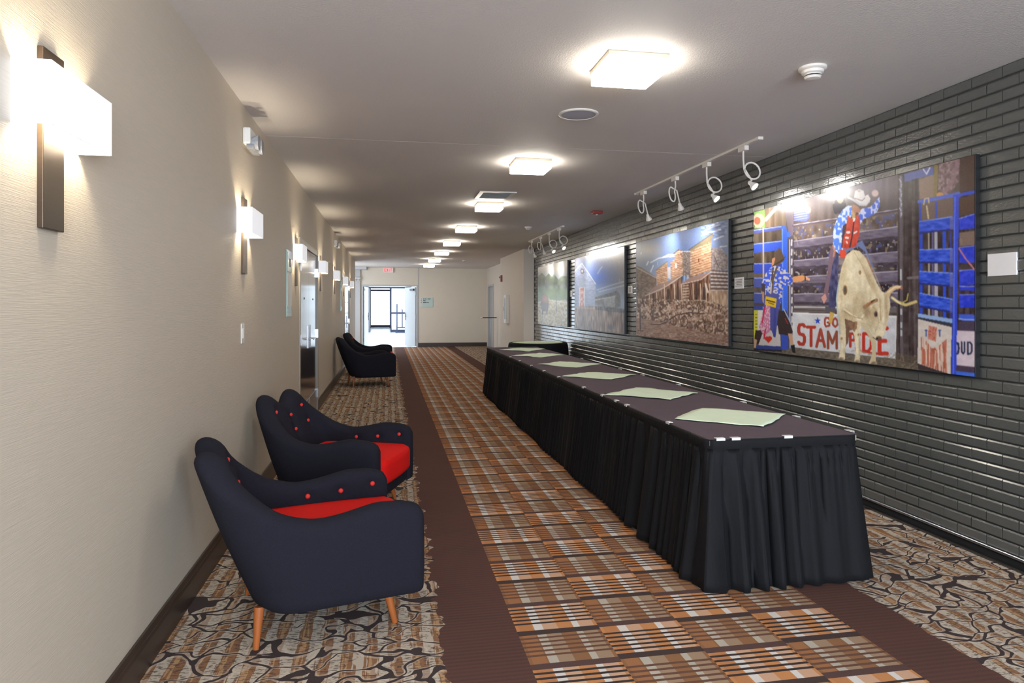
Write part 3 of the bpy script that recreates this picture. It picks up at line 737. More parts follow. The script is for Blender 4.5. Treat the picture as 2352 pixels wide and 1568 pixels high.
# pale green cloths laid on the table
def napkin(c4, Z, label, seed):
    P = [on_plane(px, py, Z) for px, py in c4]; ctr = sum(P, Vector()) / 4; vs = []; fs = []; nx, ny = 22, 16
    for j in range(ny + 1):
        for i in range(nx + 1):
            u, v = i / nx, j / ny; p = (P[0] * (1 - u) + P[1] * u) * (1 - v) + (P[3] * (1 - u) + P[2] * u) * v
            ed = max(abs(u - .5), abs(v - .5)) * 2
            wv = mnoise.noise(Vector((p.x * 7, p.y * 5, seed)))
            p = p + Vector((wv * .018, mnoise.noise(Vector((p.y * 9, p.x * 9, seed + 5))) * .028, 0)) * (ed > .93)
            z = .0055 + .006 * abs(mnoise.noise(Vector((p.x * 5, p.y * 5, seed + 9)))) + .008 * max(0, ed - .9) * 10 * max(0, wv)
            vs.append((p.x - ctr.x, p.y - ctr.y, z))
    for j in range(ny):
        for i in range(nx): fs.append((j * (nx + 1) + i, j * (nx + 1) + i + 1, (j + 1) * (nx + 1) + i + 1, (j + 1) * (nx + 1) + i))
    o = MB().add(vs, fs).build('napkin', 'green', None, smooth=True, loc=(ctr.x, ctr.y, Z + .003)); sd = o.modifiers.new('thick', 'SOLIDIFY'); sd.thickness = .0015
    return tag(o, label, 'cloth', 'pale green cloths laid across the tables')
naps = [[(1546, 965), (1610, 940), (1806, 954), (1756, 983)], [(1391, 908.5), (1459, 893), (1604, 904), (1540, 920)], [(1290, 866), (1350, 856), (1461.5, 862), (1404, 873)],
        [(1234.6, 838), (1288, 831.3), (1381, 837), (1323, 845.8)], [(1172.8, 817.7), (1241, 811.6), (1294.5, 815.7), (1243, 821.9)], [(1146, 804.4), (1196, 799.5), (1250, 802.2), (1216, 808)]]
nl = ['largest, nearest the camera', 'second from the camera', 'third from the camera', 'fourth from the camera', 'fifth from the camera', 'smallest, at the far end']
for i, q4 in enumerate(naps): napkin(q4, TZ, f'pale green cloth lying on the long table, {nl[i]}', i * 3.1)

# ================================================================= ROUND TABLE
RX, RY, RR = 2.765, 12.45, .53
t = thing('round_table', 'small round table under a black cloth beyond the long table', 'table', (RX, RY, 0))
MB().lathe([(RR - .01, .72), (RR - .01, .745)], 40).build('tabletop', 'cream', t)
MB().lathe([(.26, 0), (.26, .02), (.04, .05), (.035, .72)], 20).build('pedestal', 'darksteel', t, smooth=True)
vs = [(0, 0, TZ + .004)]; n = 144; hs = [(.5, 0), (1, 0), (1.03, .012), (1.045, .05), (1.06, .2), (1.08, .45), (1.10, .735)]
for rf, h in hs:
    for j in range(n):
        th_ = 2 * PI * j / n; wv = (.055 * math.sin(th_ * 13 + math.sin(th_ * 3) * 1.5)) * (h / .735) ** .8 * .8
        r_ = RR * (rf + wv * (h > .02)); r_ = min(r_, .575); vs.append((r_ * math.cos(th_), r_ * math.sin(th_), TZ + .004 - h))
fs = [(0, 1 + j, 1 + (j + 1) % n) for j in range(n)]
for i in range(len(hs) - 1):
    for j in range(n): fs.append((1 + i * n + j, 1 + (i + 1) * n + j, 1 + (i + 1) * n + (j + 1) % n, 1 + i * n + (j + 1) % n))
o = MB().add(vs, fs).build('tablecloth', 'skirt', None, smooth=True, loc=(RX, RY, 0)); tag(o, 'black floor-length cloth draped over the small round table', 'tablecloth')
vs = [(0, 0, .008)]; n = 48
for j in range(n):
    a = 2 * PI * j / n; vs.append((.47 * math.cos(a) * (1 + .03 * math.sin(5 * a)), .44 * math.sin(a) * (1 + .03 * math.cos(4 * a)), .006))
o = MB().add(vs, [(0, 1 + j, 1 + (j + 1) % n) for j in range(n)]).build('napkin', 'green', None, loc=(RX, RY, TZ + .001)); sd = o.modifiers.new('thick', 'SOLIDIFY'); sd.thickness = .0015
tag(o, 'pale green cloth spread on the small round table', 'cloth', 'pale green cloths laid across the tables')

# ================================================================= FAR RIGHT FITTINGS
t = thing('extinguisher_cabinet', 'white fire extinguisher cabinet on the side of the closet wall', 'cabinet', (3.13, 17.75, 1.36))
MB().box(-.07, 0, -.17, .17, -.38, .38, .006).build('cabinet_body', 'white', t)
dr = MB().box(-.085, -.07, -.16, .16, -.37, .37, .004).build('cabinet_door', 'white', t)
MB().box(-.088, -.085, -.05, .05, -.27, .29).build('window_pane', 'darksteel', dr)
MB().box(-.10, -.085, .12, .14, -.05, .05, .003).build('door_handle', 'steel', dr)
t = thing('fire_alarm', 'dark red fire alarm horn high on the closet wall corner', 'alarm', (3.13, 18.72, 2.20))
MB().box(-.04, 0, -.07, .07, -.09, .09, .008).build('housing', 'redplastic', t)
MB().lathe([(.03, -.04), (.026, -.07), (.01, -.085)], 14, (0, 0, .03), 'x').build('strobe_lens', 'lens', t, smooth=True)
t = thing('metal_stand', 'chrome stand with horizontal top bar in front of the grey side door', 'stand', (3.28, 21.85, 0))
MB().lathe([(.17, 0), (.17, .012), (.03, .03), (.02, .05)], 28).build('base', 'steel', t, smooth=True)
MB().tube([(0, 0, .03), (0, 0, 1.05)], .020, 14).build('post', 'steel', t, smooth=True)
br_ = MB().tube([(-.26, 0, 1.06), (.2, 0, 1.06)], .016, 12).build('top_bar', 'darksteel', t, smooth=True)
MB().lathe([(.002, -.04), (.028, -.028), (.04, 0), (.028, .028), (.002, .04)], 16, (-.29, 0, 1.06), 'x').build('knob', 'white_metal', t, smooth=True)
# things in the bright vestibule
t = thing('sign_stand', 'dark sign stand with a white board in the bright vestibule', 'stand', (.62, 37.2, 0))
MB().tube([(-.12, 0, .02), (-.12, 0, 1.55)], .035, 10).build('post', 'alu', t, smooth=True)
MB().tube([(.16, 0, .25), (.16, 0, 1.3)], .03, 10).build('post', 'alu', t, smooth=True)
MB().box(-.14, .34, -.03, .03, .25, .31).build('lower_rail', 'alu', t)
MB().box(.16, .44, -.03, .03, 1.25, 1.7, .01).build('sign_board', 'grille', t)
MB().box(-.2, .44, -.2, .2, 0, .03).build('base', 'alu', t)
t = thing('emergency_light', 'small white emergency light at the top of the far left corner', 'emergency light', (-1.0, YE - .102, 2.36), -PI / 2, 'emergency lights high on the left wall')
MB().box(0, .05, -.09, .09, -.06, .06, .01).build('housing', 'white', t)
for s in (-1, 1): MB().lathe([(.02, 0), (.035, .03), (.034, .035)], 14, (.045, s * .05, -.02), 'x').build('lamp_head', 'lens', t, smooth=True)

# small placards beside the pictures
def placard(y0, y1, z0, z1, lab, lines=True):
    t = thing('placard', lab, 'placard', (XR - PRO, (y0 + y1) / 2, (z0 + z1) / 2), 0, 'white placards on the brick wall')
    h = (y1 - y0) / 2; k = (z1 - z0) / 2
    MB().box(-.008, .004, -h, h, -k, k, .0015).build('plate', 'placard', t)
    if lines:
        g = MB()
        for j in range(5): g.box(-.009, -.008, -h * .75, h * (.75 - .25 * (j % 2)), k * (.6 - .28 * j) - .0025, k * (.6 - .28 * j) + .0025)
        g.build('lettering', 'textdark', t, kind='stuff')
placard(3.155, 3.335, 1.60, 1.725, 'blank shiny white placard right of the bull riding picture', False)
placard(6.05, 6.215, 1.60, 1.71, 'white printed placard between bull riding and ghost town pictures')
placard(9.08, 9.24, 1.61, 1.715, 'white printed placard between ghost town and barn pictures')
placard(12.21, 12.37, 1.61, 1.72, 'white printed placard between barn and bison pictures')

# ================================================================= PICTURES (flat prints, colours worked out per point)
def vnoise(x, y, seed=0):
    xi = np.floor(x).astype(np.int64); yi = np.floor(y).astype(np.int64); fx = x - xi; fy = y - yi; fx = fx * fx * (3 - 2 * fx); fy = fy * fy * (3 - 2 * fy)
    def h(a, b):
        n = (a * 374761393 + b * 668265263 + seed * 974634777) & 0xFFFFFFFF; n = ((n ^ (n >> 13)) * 1274126177) & 0xFFFFFFFF; return ((n ^ (n >> 16)) & 0xFFFF) / 65535.
    return (h(xi, yi) * (1 - fx) + h(xi + 1, yi) * fx) * (1 - fy) + (h(xi, yi + 1) * (1 - fx) + h(xi + 1, yi + 1) * fx) * fy
class Art:
    """a print whose shapes are given in image crop pixels, where it is seen obliquely; corners TL, TR, BR, BL of the print give the mapping"""
    def __init__(s, quad, nu, nv):
        s.nu, s.nv = nu, nv; A = []; b = []
        for (u, v), (x, y) in zip(((0, 0), (1, 0), (1, 1), (0, 1)), quad):
            A += [[u, v, 1, 0, 0, 0, -x * u, -x * v], [0, 0, 0, u, v, 1, -y * u, -y * v]]; b += [x, y]
        h = np.linalg.solve(np.array(A, float), np.array(b, float)); U, V = np.meshgrid(np.linspace(0, 1, nu), np.linspace(0, 1, nv))
        s.U, s.V = U.ravel(), V.ravel(); W_ = h[6] * s.U + h[7] * s.V + 1
        s.x = (h[0] * s.U + h[1] * s.V + h[2]) / W_; s.y = (h[3] * s.U + h[4] * s.V + h[5]) / W_  # image crop pixel of each print point, by homography
        s.c = np.zeros((len(s.U), 3))
    def put(s, m, col, al=1.0):
        a = (m * al)[:, None]; s.c = s.c * (1 - a) + np.asarray(col, float) * a
    def mask(s, P):
        P = np.array(P, float); x, y = s.x, s.y
        m = np.zeros(len(x), bool); bb = (x >= P[:, 0].min()) & (x <= P[:, 0].max()) & (y >= P[:, 1].min()) & (y <= P[:, 1].max()); idx = np.nonzero(bb)[0]; xx, yy = x[idx], y[idx]; r = np.zeros(len(idx), bool)
        for i in range(len(P)):
            x1, y1 = P[i - 1]; x2, y2 = P[i]
            if y1 == y2: continue
            r ^= ((y1 > yy) != (y2 > yy)) & (xx < (x2 - x1) * (yy - y1) / (y2 - y1) + x1)
        m[idx] = r; return m
    def poly(s, P, col, al=1.0): m = s.mask(P).astype(float); s.put(m, col, al); return m
    def quad(s, x0, y0a, y0b, x1, y1a, y1b, col, al=1.0): return s.poly([(x0, y0a), (x1, y1a), (x1, y1b), (x0, y0b)], col, al)
    def line(s, P, wd, col, al=1.0):
        d = np.full(len(s.x), 1e9)
        for (x1, y1), (x2, y2) in zip(P[:-1], P[1:]):
            L2 = (x2 - x1) ** 2 + (y2 - y1) ** 2 + 1e-9; t = np.clip(((s.x - x1) * (x2 - x1) + (s.y - y1) * (y2 - y1)) / L2, 0, 1)
            d = np.minimum(d, np.hypot(s.x - x1 - t * (x2 - x1), s.y - y1 - t * (y2 - y1)))
        m = np.clip(wd / 2 - d + .5, 0, 1); s.put(m, col, al); return m
    def ell(s, cx, cy, rx, ry, col, al=1.0, soft=0, rot=0):
        ca, sa = math.cos(rot), math.sin(rot); dx, dy = s.x - cx, s.y - cy; r = np.hypot((dx * ca + dy * sa) / rx, (-dx * sa + dy * ca) / ry)
        m = np.clip((1 - r) / max(soft, 1e-3), 0, 1) if soft else (r < 1).astype(float); s.put(m, col, al); return m
    def nz(s, m, sx, sy, amp, seed=0, dx=0.0):
        n = vnoise(s.x / sx + s.y * dx, s.y / sy, seed) - .5; s.c += (m * n * amp * 2)[:, None]
    def tint(s, m, sx, sy, col, thr, al=.6, seed=0):
        n = vnoise(s.x / sx, s.y / sy, seed) > thr; s.put(m * n, col, al)
    def text(s, word, x, y, w_, h, gap, wd, col, sh=0, al=1.0):
        G = {'S': [[(1, .08), (.8, 0), (.2, 0), (0, .15), (0, .35), (.2, .48), (.8, .52), (1, .65), (1, .85), (.8, 1), (.2, 1), (0, .9)]], 'T': [[(0, 0), (1, 0)], [(.5, 0), (.5, 1)]],
             'A': [[(0, 1), (.5, 0), (1, 1)], [(.22, .65), (.78, .65)]], 'M': [[(0, 1), (0, 0), (.5, .7), (1, 0), (1, 1)]], 'P': [[(0, 1), (0, 0), (.8, 0), (1, .15), (1, .4), (.8, .52), (0, .52)]],
             'E': [[(1, 0), (0, 0), (0, 1), (1, 1)], [(0, .5), (.8, .5)]], 'D': [[(0, 0), (.6, 0), (1, .25), (1, .75), (.6, 1), (0, 1), (0, 0)]], 'G': [[(1, .15), (.75, 0), (.25, 0), (0, .25), (0, .75), (.25, 1), (1, .9), (1, .55), (.6, .55)]],
             'O': [[(.5, 0), (0, .25), (0, .75), (.5, 1), (1, .75), (1, .25), (.5, 0)]], 'U': [[(0, 0), (0, .8), (.3, 1), (.7, 1), (1, .8), (1, 0)]]}
        for i, ch in enumerate(word):
            for st in G.get(ch, []): s.line([(x + i * (w_ + gap) + a * w_, y + sh * (i * (w_ + gap) + a * w_) + b * h) for a, b in st], wd, col, al)
def soften(art):
    c = art.c + (np.random.RandomState(3).rand(len(art.x), 1) - .5) * 16
    g = c.reshape(art.nv, art.nu, 3); p = np.pad(g, ((1, 1), (1, 1), (0, 0)), 'edge')
    k = ((1, 2, 1), (2, 5, 2), (1, 2, 1)); o = sum(k[i][j] * p[i:i + art.nv, j:j + art.nu] for i in range(3) for j in range(3)) / 17.
    return o.reshape(-1, 3)
def print_mat():
    m = bpy.data.materials.new('glossy_print'); m.use_nodes = True; t = m.node_tree; b = t.nodes['Principled BSDF']
    a = t.nodes.new('ShaderNodeAttribute'); a.attribute_name = 'ink'; t.links.new(a.outputs['Color'], b.inputs['Base Color'])
    nz = tex_noise(t, mapping(t, (3, 3, 3)), 1.0, 2); t.links.new((nz * .06 + .23).v, b.inputs['Roughness'])
    b.inputs['Specular IOR Level'].default_value = .32; return m
M['print'] = print_mat()
def hang(art, y_far, y_near, z0, z1, label):
    t = thing('canvas_print', label, 'picture', (XR - PRO, (y_far + y_near) / 2, (z0 + z1) / 2), 0, 'large pictures on the brick wall')
    h = (y_far - y_near) / 2; k = (z1 - z0) / 2; D = .04
    MB().box(-D, -.008, -h, h, -k, k, .002).build('edge_frame', 'black', t)
    nu, nv = art.nu, art.nv; ys_ = h - 2 * h * art.U; zs_ = k - 2 * k * art.V; e = .004
    co = np.c_[np.full(len(ys_), -D - .0012), ys_ * (1 - e / h), zs_ * (1 - e / k)]
    I = (np.arange(nv - 1)[:, None] * nu + np.arange(nu - 1)).ravel(); fa = np.c_[I, I + 1, I + 1 + nu, I + nu]
    me = bpy.data.meshes.new('printed_face'); me.vertices.add(len(co)); me.vertices.foreach_set('co', co.astype(np.float32).ravel())
    me.loops.add(len(fa) * 4); me.loops.foreach_set('vertex_index', fa.astype(np.int32).ravel()); me.polygons.add(len(fa)); me.polygons.foreach_set('loop_start', np.arange(0, len(fa) * 4, 4, dtype=np.int32)); me.update(calc_edges=True)
    at = me.color_attributes.new('ink', 'FLOAT_COLOR', 'POINT'); c_ = lin(np.clip(soften(art), 2, 250)) * PRINT_GAIN; at.data.foreach_set('color', np.c_[c_, np.ones(len(c_))].astype(np.float32).ravel())
    me.materials.append(M['print']); o = bpy.data.objects.new('printed_face', me); COL.objects.link(o); o.parent = t
PRINT_GAIN = .92

# ---- bull riding
a = Art([(75, 350), (1765, -90), (1760, 1587), (70, 1388)], 620, 330); one = np.ones(len(a.x))
a.c[:] = (98, 84, 80)
a.put(np.clip((a.y - 500) / 900, 0, 1), (70, 60, 62), .7)
a.nz(one, 26, 400, 18, 1)
a.ell(640, 150, 420, 260, (150, 138, 150), .75, 1)                       # background painted lighter around the spot lamps' glare, here and below
a.ell(980, 120, 330, 200, (175, 165, 190), .6, 1)
a.poly([(160, 320), (350, 260), (310, 470), (160, 500)], (128, 104, 82)); a.nz(a.mask([(160, 320), (350, 260), (310, 470), (160, 500)]), 14, 300, 28, 2)
a.line([(245, 320), (165, 410)], 26, (170, 165, 160))
a.poly([(310, 315), (375, 300), (375, 560), (345, 560)], (128, 108, 122))
# green advert with a round badge
a.poly([(78, 352), (158, 335), (160, 470), (80, 475)], (120, 170, 80)); a.ell(112, 415, 46, 52, (196, 170, 140)); a.ell(102, 418, 24, 28, (184, 84, 60))
# striped shirt and people at the back
m = a.poly([(378, 300), (470, 270), (500, 390), (470, 420), (385, 418)], (96, 104, 190))
for k in range(7): a.line([(380, 305 + k * 18), (480, 285 + k * 18)], 6, (172, 178, 236), .8)
a.ell(490, 335, 24, 30, (196, 150, 140), .8, .4)
a.poly([(690, 260), (760, 230), (780, 300), (740, 360), (690, 350)], (50, 44, 60)); a.ell(733, 250, 24, 34, (196, 152, 124))
a.line([(690, 300), (700, 350)], 30, (54, 46, 58))
a.poly([(1040, 330), (1190, 180), (1190, 330)], (96, 88, 96), .5)
# centre gate rails
DK = (62, 52, 60)
a.poly([(375, 470), (1175, 350), (1160, 1110), (370, 1085)], DK); gm = a.mask([(375, 470), (1175, 350), (1160, 1110), (370, 1085)])
a.poly([(380, 450), (1175, 330), (1175, 470), (380, 560)], (104, 88, 82)); a.nz(gm, 34, 60, 22, 5)
a.tint(gm, 26, 30, (92, 96, 160), .72, .6, 7); a.tint(gm, 18, 22, (170, 150, 120), .80, .6, 9); a.tint(gm, 22, 16, (200, 200, 205), .88, .7, 12)
a.line([(375, 452), (1175, 330)], 17, (84, 72, 86)); a.line([(375, 447), (1175, 325)], 6, (188, 178, 196))
for (x0, t0, b0, x1, t1, b1) in ((380, 565, 640, 1175, 452, 545), (380, 712, 782, 1175, 640, 742), (380, 835, 905, 1175, 788, 890), (378, 962, 1046, 1175, 950, 1050)):
    mm = a.quad(x0, t0, b0, x1, t1, b1, (112, 102, 120)); a.quad(x0, b0 - 22, b0, x1, b1 - 22, b1, (76, 66, 80)); a.nz(mm, 40, 16, 16, 3)
    a.line([(x0, t0 + 3), (x1, t1 + 3)], 7, (176, 168, 186))
a.poly([(370, 1045), (1160, 1060), (1160, 1110), (370, 1100)], (110, 102, 104)); a.line([(370, 1062), (700, 1066)], 10, (200, 196, 196)); a.line([(370, 1082), (1160, 1110)], 10, (86, 74, 74))
# right tall post
a.poly([(1175, 60), (1335, 20), (1330, 1500), (1170, 1480)], (78, 66, 66)); pm = a.mask([(1175, 60), (1335, 20), (1330, 1500), (1170, 1480)]); a.nz(pm, 13, 500, 24, 4); a.nz(pm, 30, 30, 12, 8)
a.line([(1196, 80), (1200, 1450)], 24, (104, 94, 100)); a.line([(1196, 80), (1196, 380)], 14, (150, 146, 170), .7)
for k in range(8): a.line([(1186 + 16 * (k % 2), 100 + 36 * k), (1200, 120 + 36 * k)], 9, (210, 206, 226), .7)
for k, yy in enumerate((780, 820, 1080, 1180, 1240)): a.line([(1196, yy), (1196, yy + 34)], 14, (196, 200, 206), .9)
a.line([(1250, 842), (1335, 836)], 20, (120, 110, 112))
# blue banner strip and people top right
a.poly([(1222, 60), (1445, 0), (1448, 62), (1225, 118)], (96, 104, 168)); a.line([(1370, 22), (1395, 58), (1420, 10)], 10, (214, 214, 232))
a.poly([(1335, 100), (1450, 60), (1450, 230), (1340, 250)], (148, 122, 106)); a.line([(1468, 0), (1462, 230)], 30, (134, 116, 70))
m = a.poly([(1490, -30), (1650, -70), (1640, 120), (1560, 215), (1480, 215)], (138, 112, 112)); a.nz(m, 14, 14, 34, 6); a.line([(1640, -40), (1590, 120), (1530, 200)], 34, (150, 118, 124), .8); a.ell(1498, 215, 28, 20, (206, 150, 90))
a.poly([(1650, -70), (1765, -95), (1765, 200), (1650, 215)], (84, 62, 54))
# left blue gate
B1, B2 = (58, 92, 214), (92, 128, 240)
a.poly([(75, 480), (300, 450), (300, 900), (72, 900)], (92, 78, 66)); a.nz(a.mask([(75, 480), (300, 450), (300, 900), (72, 900)]), 20, 90, 22, 11)
for (t0, t1, hh, cc) in ((484, 452, 28, (74, 84, 170)), (588, 562, 72, B1), (735, 728, 78, (52, 78, 200)), (842, 842, 74, (74, 88, 168)), (955, 960, 78, (66, 84, 164))):
    a.quad(75, t0, t0 + hh, 300, t1, t1 + hh, cc); a.line([(75, t0 + 5), (300, t1 + 5)], 7, (156, 176, 250))
a.poly([(285, 455), (318, 455), (330, 500), (332, 1385), (286, 1380)], (60, 108, 238)); a.line([(292, 480), (292, 1360)], 8, (110, 150, 255)); a.poly([(325, 498), (352, 502), (352, 540), (325, 540)], (70, 120, 235))
a.line([(146, 470), (146, 890)], 12, (186, 164, 140))
a.poly([(336, 545), (376, 520), (376, 1390), (336, 1385)], (92, 84, 96)); a.line([(346, 560), (346, 1385)], 9, (176, 182, 206))
for k in range(11): a.line([(362, 560 + k * 72), (360, 600 + k * 72)], 12, (226, 216, 214), .9)
# lower left adverts
a.poly([(72, 1065), (160, 1060), (160, 1290), (70, 1290)], (226, 218, 214)); a.poly([(72, 1088), (104, 1088), (96, 1300), (70, 1300)], (214, 208, 70)); a.poly([(72, 1050), (140, 1050), (140, 1088), (72, 1088)], (58, 72, 150))
for k in range(7): a.line([(84, 1120 + k * 24), (96, 1120 + k * 24)], 5, (70, 70, 60))
# banner with lettering
a.poly([(365, 1102), (1162, 1128), (1150, 1452), (365, 1366)], (208, 208, 214)); bm_ = a.mask([(365, 1102), (1162, 1128), (1150, 1452), (365, 1366)]); a.nz(bm_, 60, 40, 12, 13); a.nz(bm_, 9, 12, 6, 14)
a.line([(370, 1110), (1160, 1135)], 8, (236, 232, 232)); a.line([(1158, 1130), (1150, 1450)], 9, (222, 214, 208))
RD = (178, 62, 50)
sp = [(557 + (26 if k % 2 == 0 else 10) * math.sin(PI * k / 5), 1166 - (30 if k % 2 == 0 else 11) * math.cos(PI * k / 5)) for k in range(10)]; a.poly(sp, (44, 72, 190))
a.text('GO', 612, 1142, 34, 66, 28, 15, (160, 72, 62), .05)
a.text('S', 412, 1196, 44, 146, 0, 24, RD); a.text('T', 478, 1214, 56, 140, 0, 23, RD); a.text('A', 548, 1232, 62, 128, 0, 21, (168, 70, 56)); a.text('M', 636, 1248, 66, 124, 0, 20, (146, 78, 60))
a.text('P', 806, 1262, 34, 96, 0, 20, RD); a.text('E', 850, 1270, 30, 120, 0, 18, RD); a.text('D', 908, 1262, 58, 134, 0, 24, (196, 58, 46)); a.text('E', 1030, 1222, 56, 190, 0, 30, (204, 60, 46))
a.line([(905, 1400), (1080, 1420)], 14, (196, 62, 50))
# arena dirt
a.poly([(365, 1368), (1150, 1454), (1330, 1500), (1330, 1560), (70, 1400), (280, 1385)], (108, 98, 88)); a.nz(a.mask([(365, 1368), (1330, 1500), (1330, 1560), (70, 1400)]), 14, 8, 18, 15)
a.poly([(1150, 1400), (1320, 1440), (1320, 1540), (1150, 1520)], (96, 84, 72), .7); a.tint(a.mask([(700, 1380), (1330, 1420), (1330, 1560), (700, 1480)]), 12, 8, (140, 126, 100), .66, .6, 16)
# barrel and bullfighter at the left
a.poly([(120, 1290), (268, 1190), (276, 1372), (88, 1366)], (206, 198, 196)); a.poly([(88, 1348), (280, 1360), (280, 1388), (80, 1376)], (52, 68, 140)); a.poly([(70, 1376), (285, 1386), (280, 1400), (72, 1388)], (40, 38, 48))
a.ell(170, 1300, 16, 16, (206, 52, 40)); a.ell(192, 1298, 17, 16, (206, 52, 40)); a.poly([(156, 1306), (210, 1304), (182, 1334)], (206, 52, 40))
a.poly([(268, 1130), (335, 1120), (332, 1385), (280, 1380)], (58, 84, 190))
a.poly([(262, 1090), (318, 1090), (368, 1250), (345, 1275), (262, 1268), (250, 1180)], (56, 44, 46)); a.line([(300, 1080), (360, 1200)], 9, (168, 174, 206)); a.line([(310, 1150), (330, 1190)], 6, (180, 50, 50))
a.poly([(330, 1262), (362, 1262), (374, 1352), (352, 1360)], (206, 164, 132)); a.poly([(350, 1352), (380, 1346), (388, 1410), (366, 1408)], (32, 36, 38))
a.poly([(84, 1240), (146, 1236), (104, 1350), (72, 1322)], (58, 42, 42)); a.poly([(70, 1300), (96, 1310), (86, 1370), (70, 1372)], (196, 158, 132))
a.poly([(196, 770), (240, 752), (300, 770), (350, 820), (372, 870), (340, 902), (296, 900), (286, 1000), (262, 1080), (160, 985), (130, 960), (134, 880), (165, 810)], (62, 92, 222)); sh_ = a.mask([(196, 770), (240, 752), (300, 770), (350, 820), (372, 870), (340, 902), (296, 900), (286, 1000), (262, 1080), (160, 985), (130, 960), (134, 880), (165, 810)])
a.tint(sh_, 12, 10, (222, 216, 214), .56, .9, 21); a.tint(sh_, 9, 9, (150, 120, 100), .82, .6, 22)
a.poly([(130, 890), (160, 890), (156, 1000), (134, 960)], (60, 54, 74)); a.poly([(134, 946), (152, 950), (150, 1040), (136, 1020)], (190, 140, 112))
a.poly([(164, 955), (262, 965), (262, 1080), (236, 1290), (226, 1292), (196, 1220), (150, 1210), (120, 1215)], (78, 84, 160)); a.line([(236, 1000), (226, 1280)], 16, (62, 70, 150))
a.line([(246, 770), (218, 860), (204, 960)], 14, (96, 76, 48)); a.line([(222, 770), (206, 860)], 10, (86, 66, 44)); a.line([(206, 890), (200, 960)], 12, (196, 186, 186))
m = a.poly([(168, 1040), (196, 1062), (196, 1240), (150, 1290), (110, 1215), (140, 1110)], (206, 128, 160)); a.tint(m, 8, 9, (226, 206, 214), .55, .8, 23); a.line([(158, 1060), (134, 1180)], 10, (206, 40, 90)); a.line([(160, 1230), (148, 1300)], 10, (206, 40, 80))
a.poly([(162, 982), (246, 1000), (238, 1070), (156, 1046)], (228, 190, 44)); a.line([(170, 1012), (232, 1028)], 9, (70, 56, 30)); a.line([(182, 1030), (222, 1044)], 6, (100, 70, 40))
a.poly([(370, 836), (440, 822), (468, 832), (500, 848), (500, 866), (462, 858), (430, 872), (370, 880)], (214, 150, 100)); a.line([(462, 826), (464, 862)], 8, (50, 44, 60)); a.line([(470, 836), (492, 858)], 10, (214, 168, 150))
a.poly([(212, 700), (236, 690), (232, 756), (208, 762)], (206, 146, 110)); a.poly([(238, 650), (268, 618), (286, 640), (300, 690), (318, 676), (296, 722), (250, 756), (222, 752), (234, 712)], (98, 78, 64)); a.line([(216, 756), (300, 706)], 7, (60, 46, 40))
# rider: legs and chaps behind the bull
a.poly([(656, 640), (720, 670), (716, 800), (700, 1000), (690, 1088), (640, 1086), (646, 930), (648, 790)], (72, 72, 112)); m = a.mask([(656, 640), (720, 670), (700, 1000), (640, 1086), (648, 790)]); a.nz(m, 12, 40, 22, 31)
a.poly([(664, 600), (700, 650), (668, 760), (636, 980), (606, 1040), (584, 1004), (606, 950), (634, 800), (648, 660)], (122, 98, 112)); a.poly([(584, 990), (616, 960), (628, 1000), (606, 1040)], (206, 150, 140))
a.poly([(616, 1060), (690, 1066), (690, 1100), (616, 1100)], (88, 84, 96)); a.poly([(652, 1098), (686, 1108), (664, 1192), (640, 1176)], (206, 168, 92))
# bull
CR = (222, 206, 172)
body = [(722, 860), (742, 760), (780, 668), (830, 630), (880, 640), (926, 690), (966, 780), (1010, 880), (1050, 944), (1088, 960), (1110, 1000), (1112, 1060), (1098, 1150), (1066, 1270), (1030, 1312), (990, 1300), (960, 1240), (930, 1180), (890, 1190), (880, 1290), (884, 1400), (876, 1480), (836, 1470), (846, 1390), (836, 1280), (820, 1230), (790, 1240), (772, 1300), (764, 1460), (714, 1452), (730, 1370), (722, 1260), (706, 1120), (700, 1000), (708, 920)]
m = a.poly(body, CR); a.nz(m, 60, 70, 16, 41); a.nz(m, 12, 12, 8, 42)
a.ell(900, 860, 150, 220, (240, 228, 200), .5, .8); a.ell(760, 780, 60, 170, (200, 182, 142), .5, .9); a.ell(800, 1120, 110, 60, (182, 156, 120), .55, .9)
a.line([(720, 880), (702, 1000), (712, 1120), (728, 1260)], 12, (168, 190, 200), .7); a.line([(930, 690), (1048, 930)], 9, (214, 130, 84), .6); a.line([(905, 600), (985, 780), (1040, 930)], 8, (150, 170, 190), .6)
a.poly([(764, 1150), (800, 1160), (846, 1180), (830, 1230), (800, 1240), (790, 1330), (770, 1360), (772, 1240)], (124, 96, 78)); a.poly([(790, 1180), (860, 1168), (856, 1220), (838, 1250), (806, 1220)], (150, 112, 84), .8)
a.poly([(880, 1180), (930, 1180), (960, 1250), (990, 1300), (1004, 1330), (1000, 1470), (1012, 1490), (946, 1488), (972, 1420), (966, 1330), (940, 1270), (900, 1220)], (212, 194, 158), 1)
a.poly([(1000, 940), (1064, 960), (1040, 1010), (960, 1010)], (236, 222, 190)); a.ell(1000, 985, 46, 40, (238, 224, 192), .9, .5)
a.line([(1006, 1010), (948, 1040), (916, 1062)], 26, (170, 132, 96)); a.line([(990, 1010), (940, 1040)], 12, (92, 66, 52)); a.line([(962, 1024), (918, 1056)], 9, (214, 132, 92))
a.poly([(980, 1050), (1010, 1080), (1030, 1180), (1000, 1250), (970, 1180), (950, 1100)], (190, 168, 130), .8); a.ell(1002, 1116, 14, 22, (112, 84, 84)); a.ell(1004, 1120, 6, 12, (40, 36, 50))
a.line([(1060, 980), (1068, 1120), (1044, 1240)], 18, (242, 230, 204), .8); a.line([(1034, 1000), (1040, 1160)], 10, (184, 156, 112), .7); a.ell(1024, 1296, 26, 18, (120, 96, 80), .9, .3); a.ell(1010, 1300, 8, 7, (50, 44, 48))
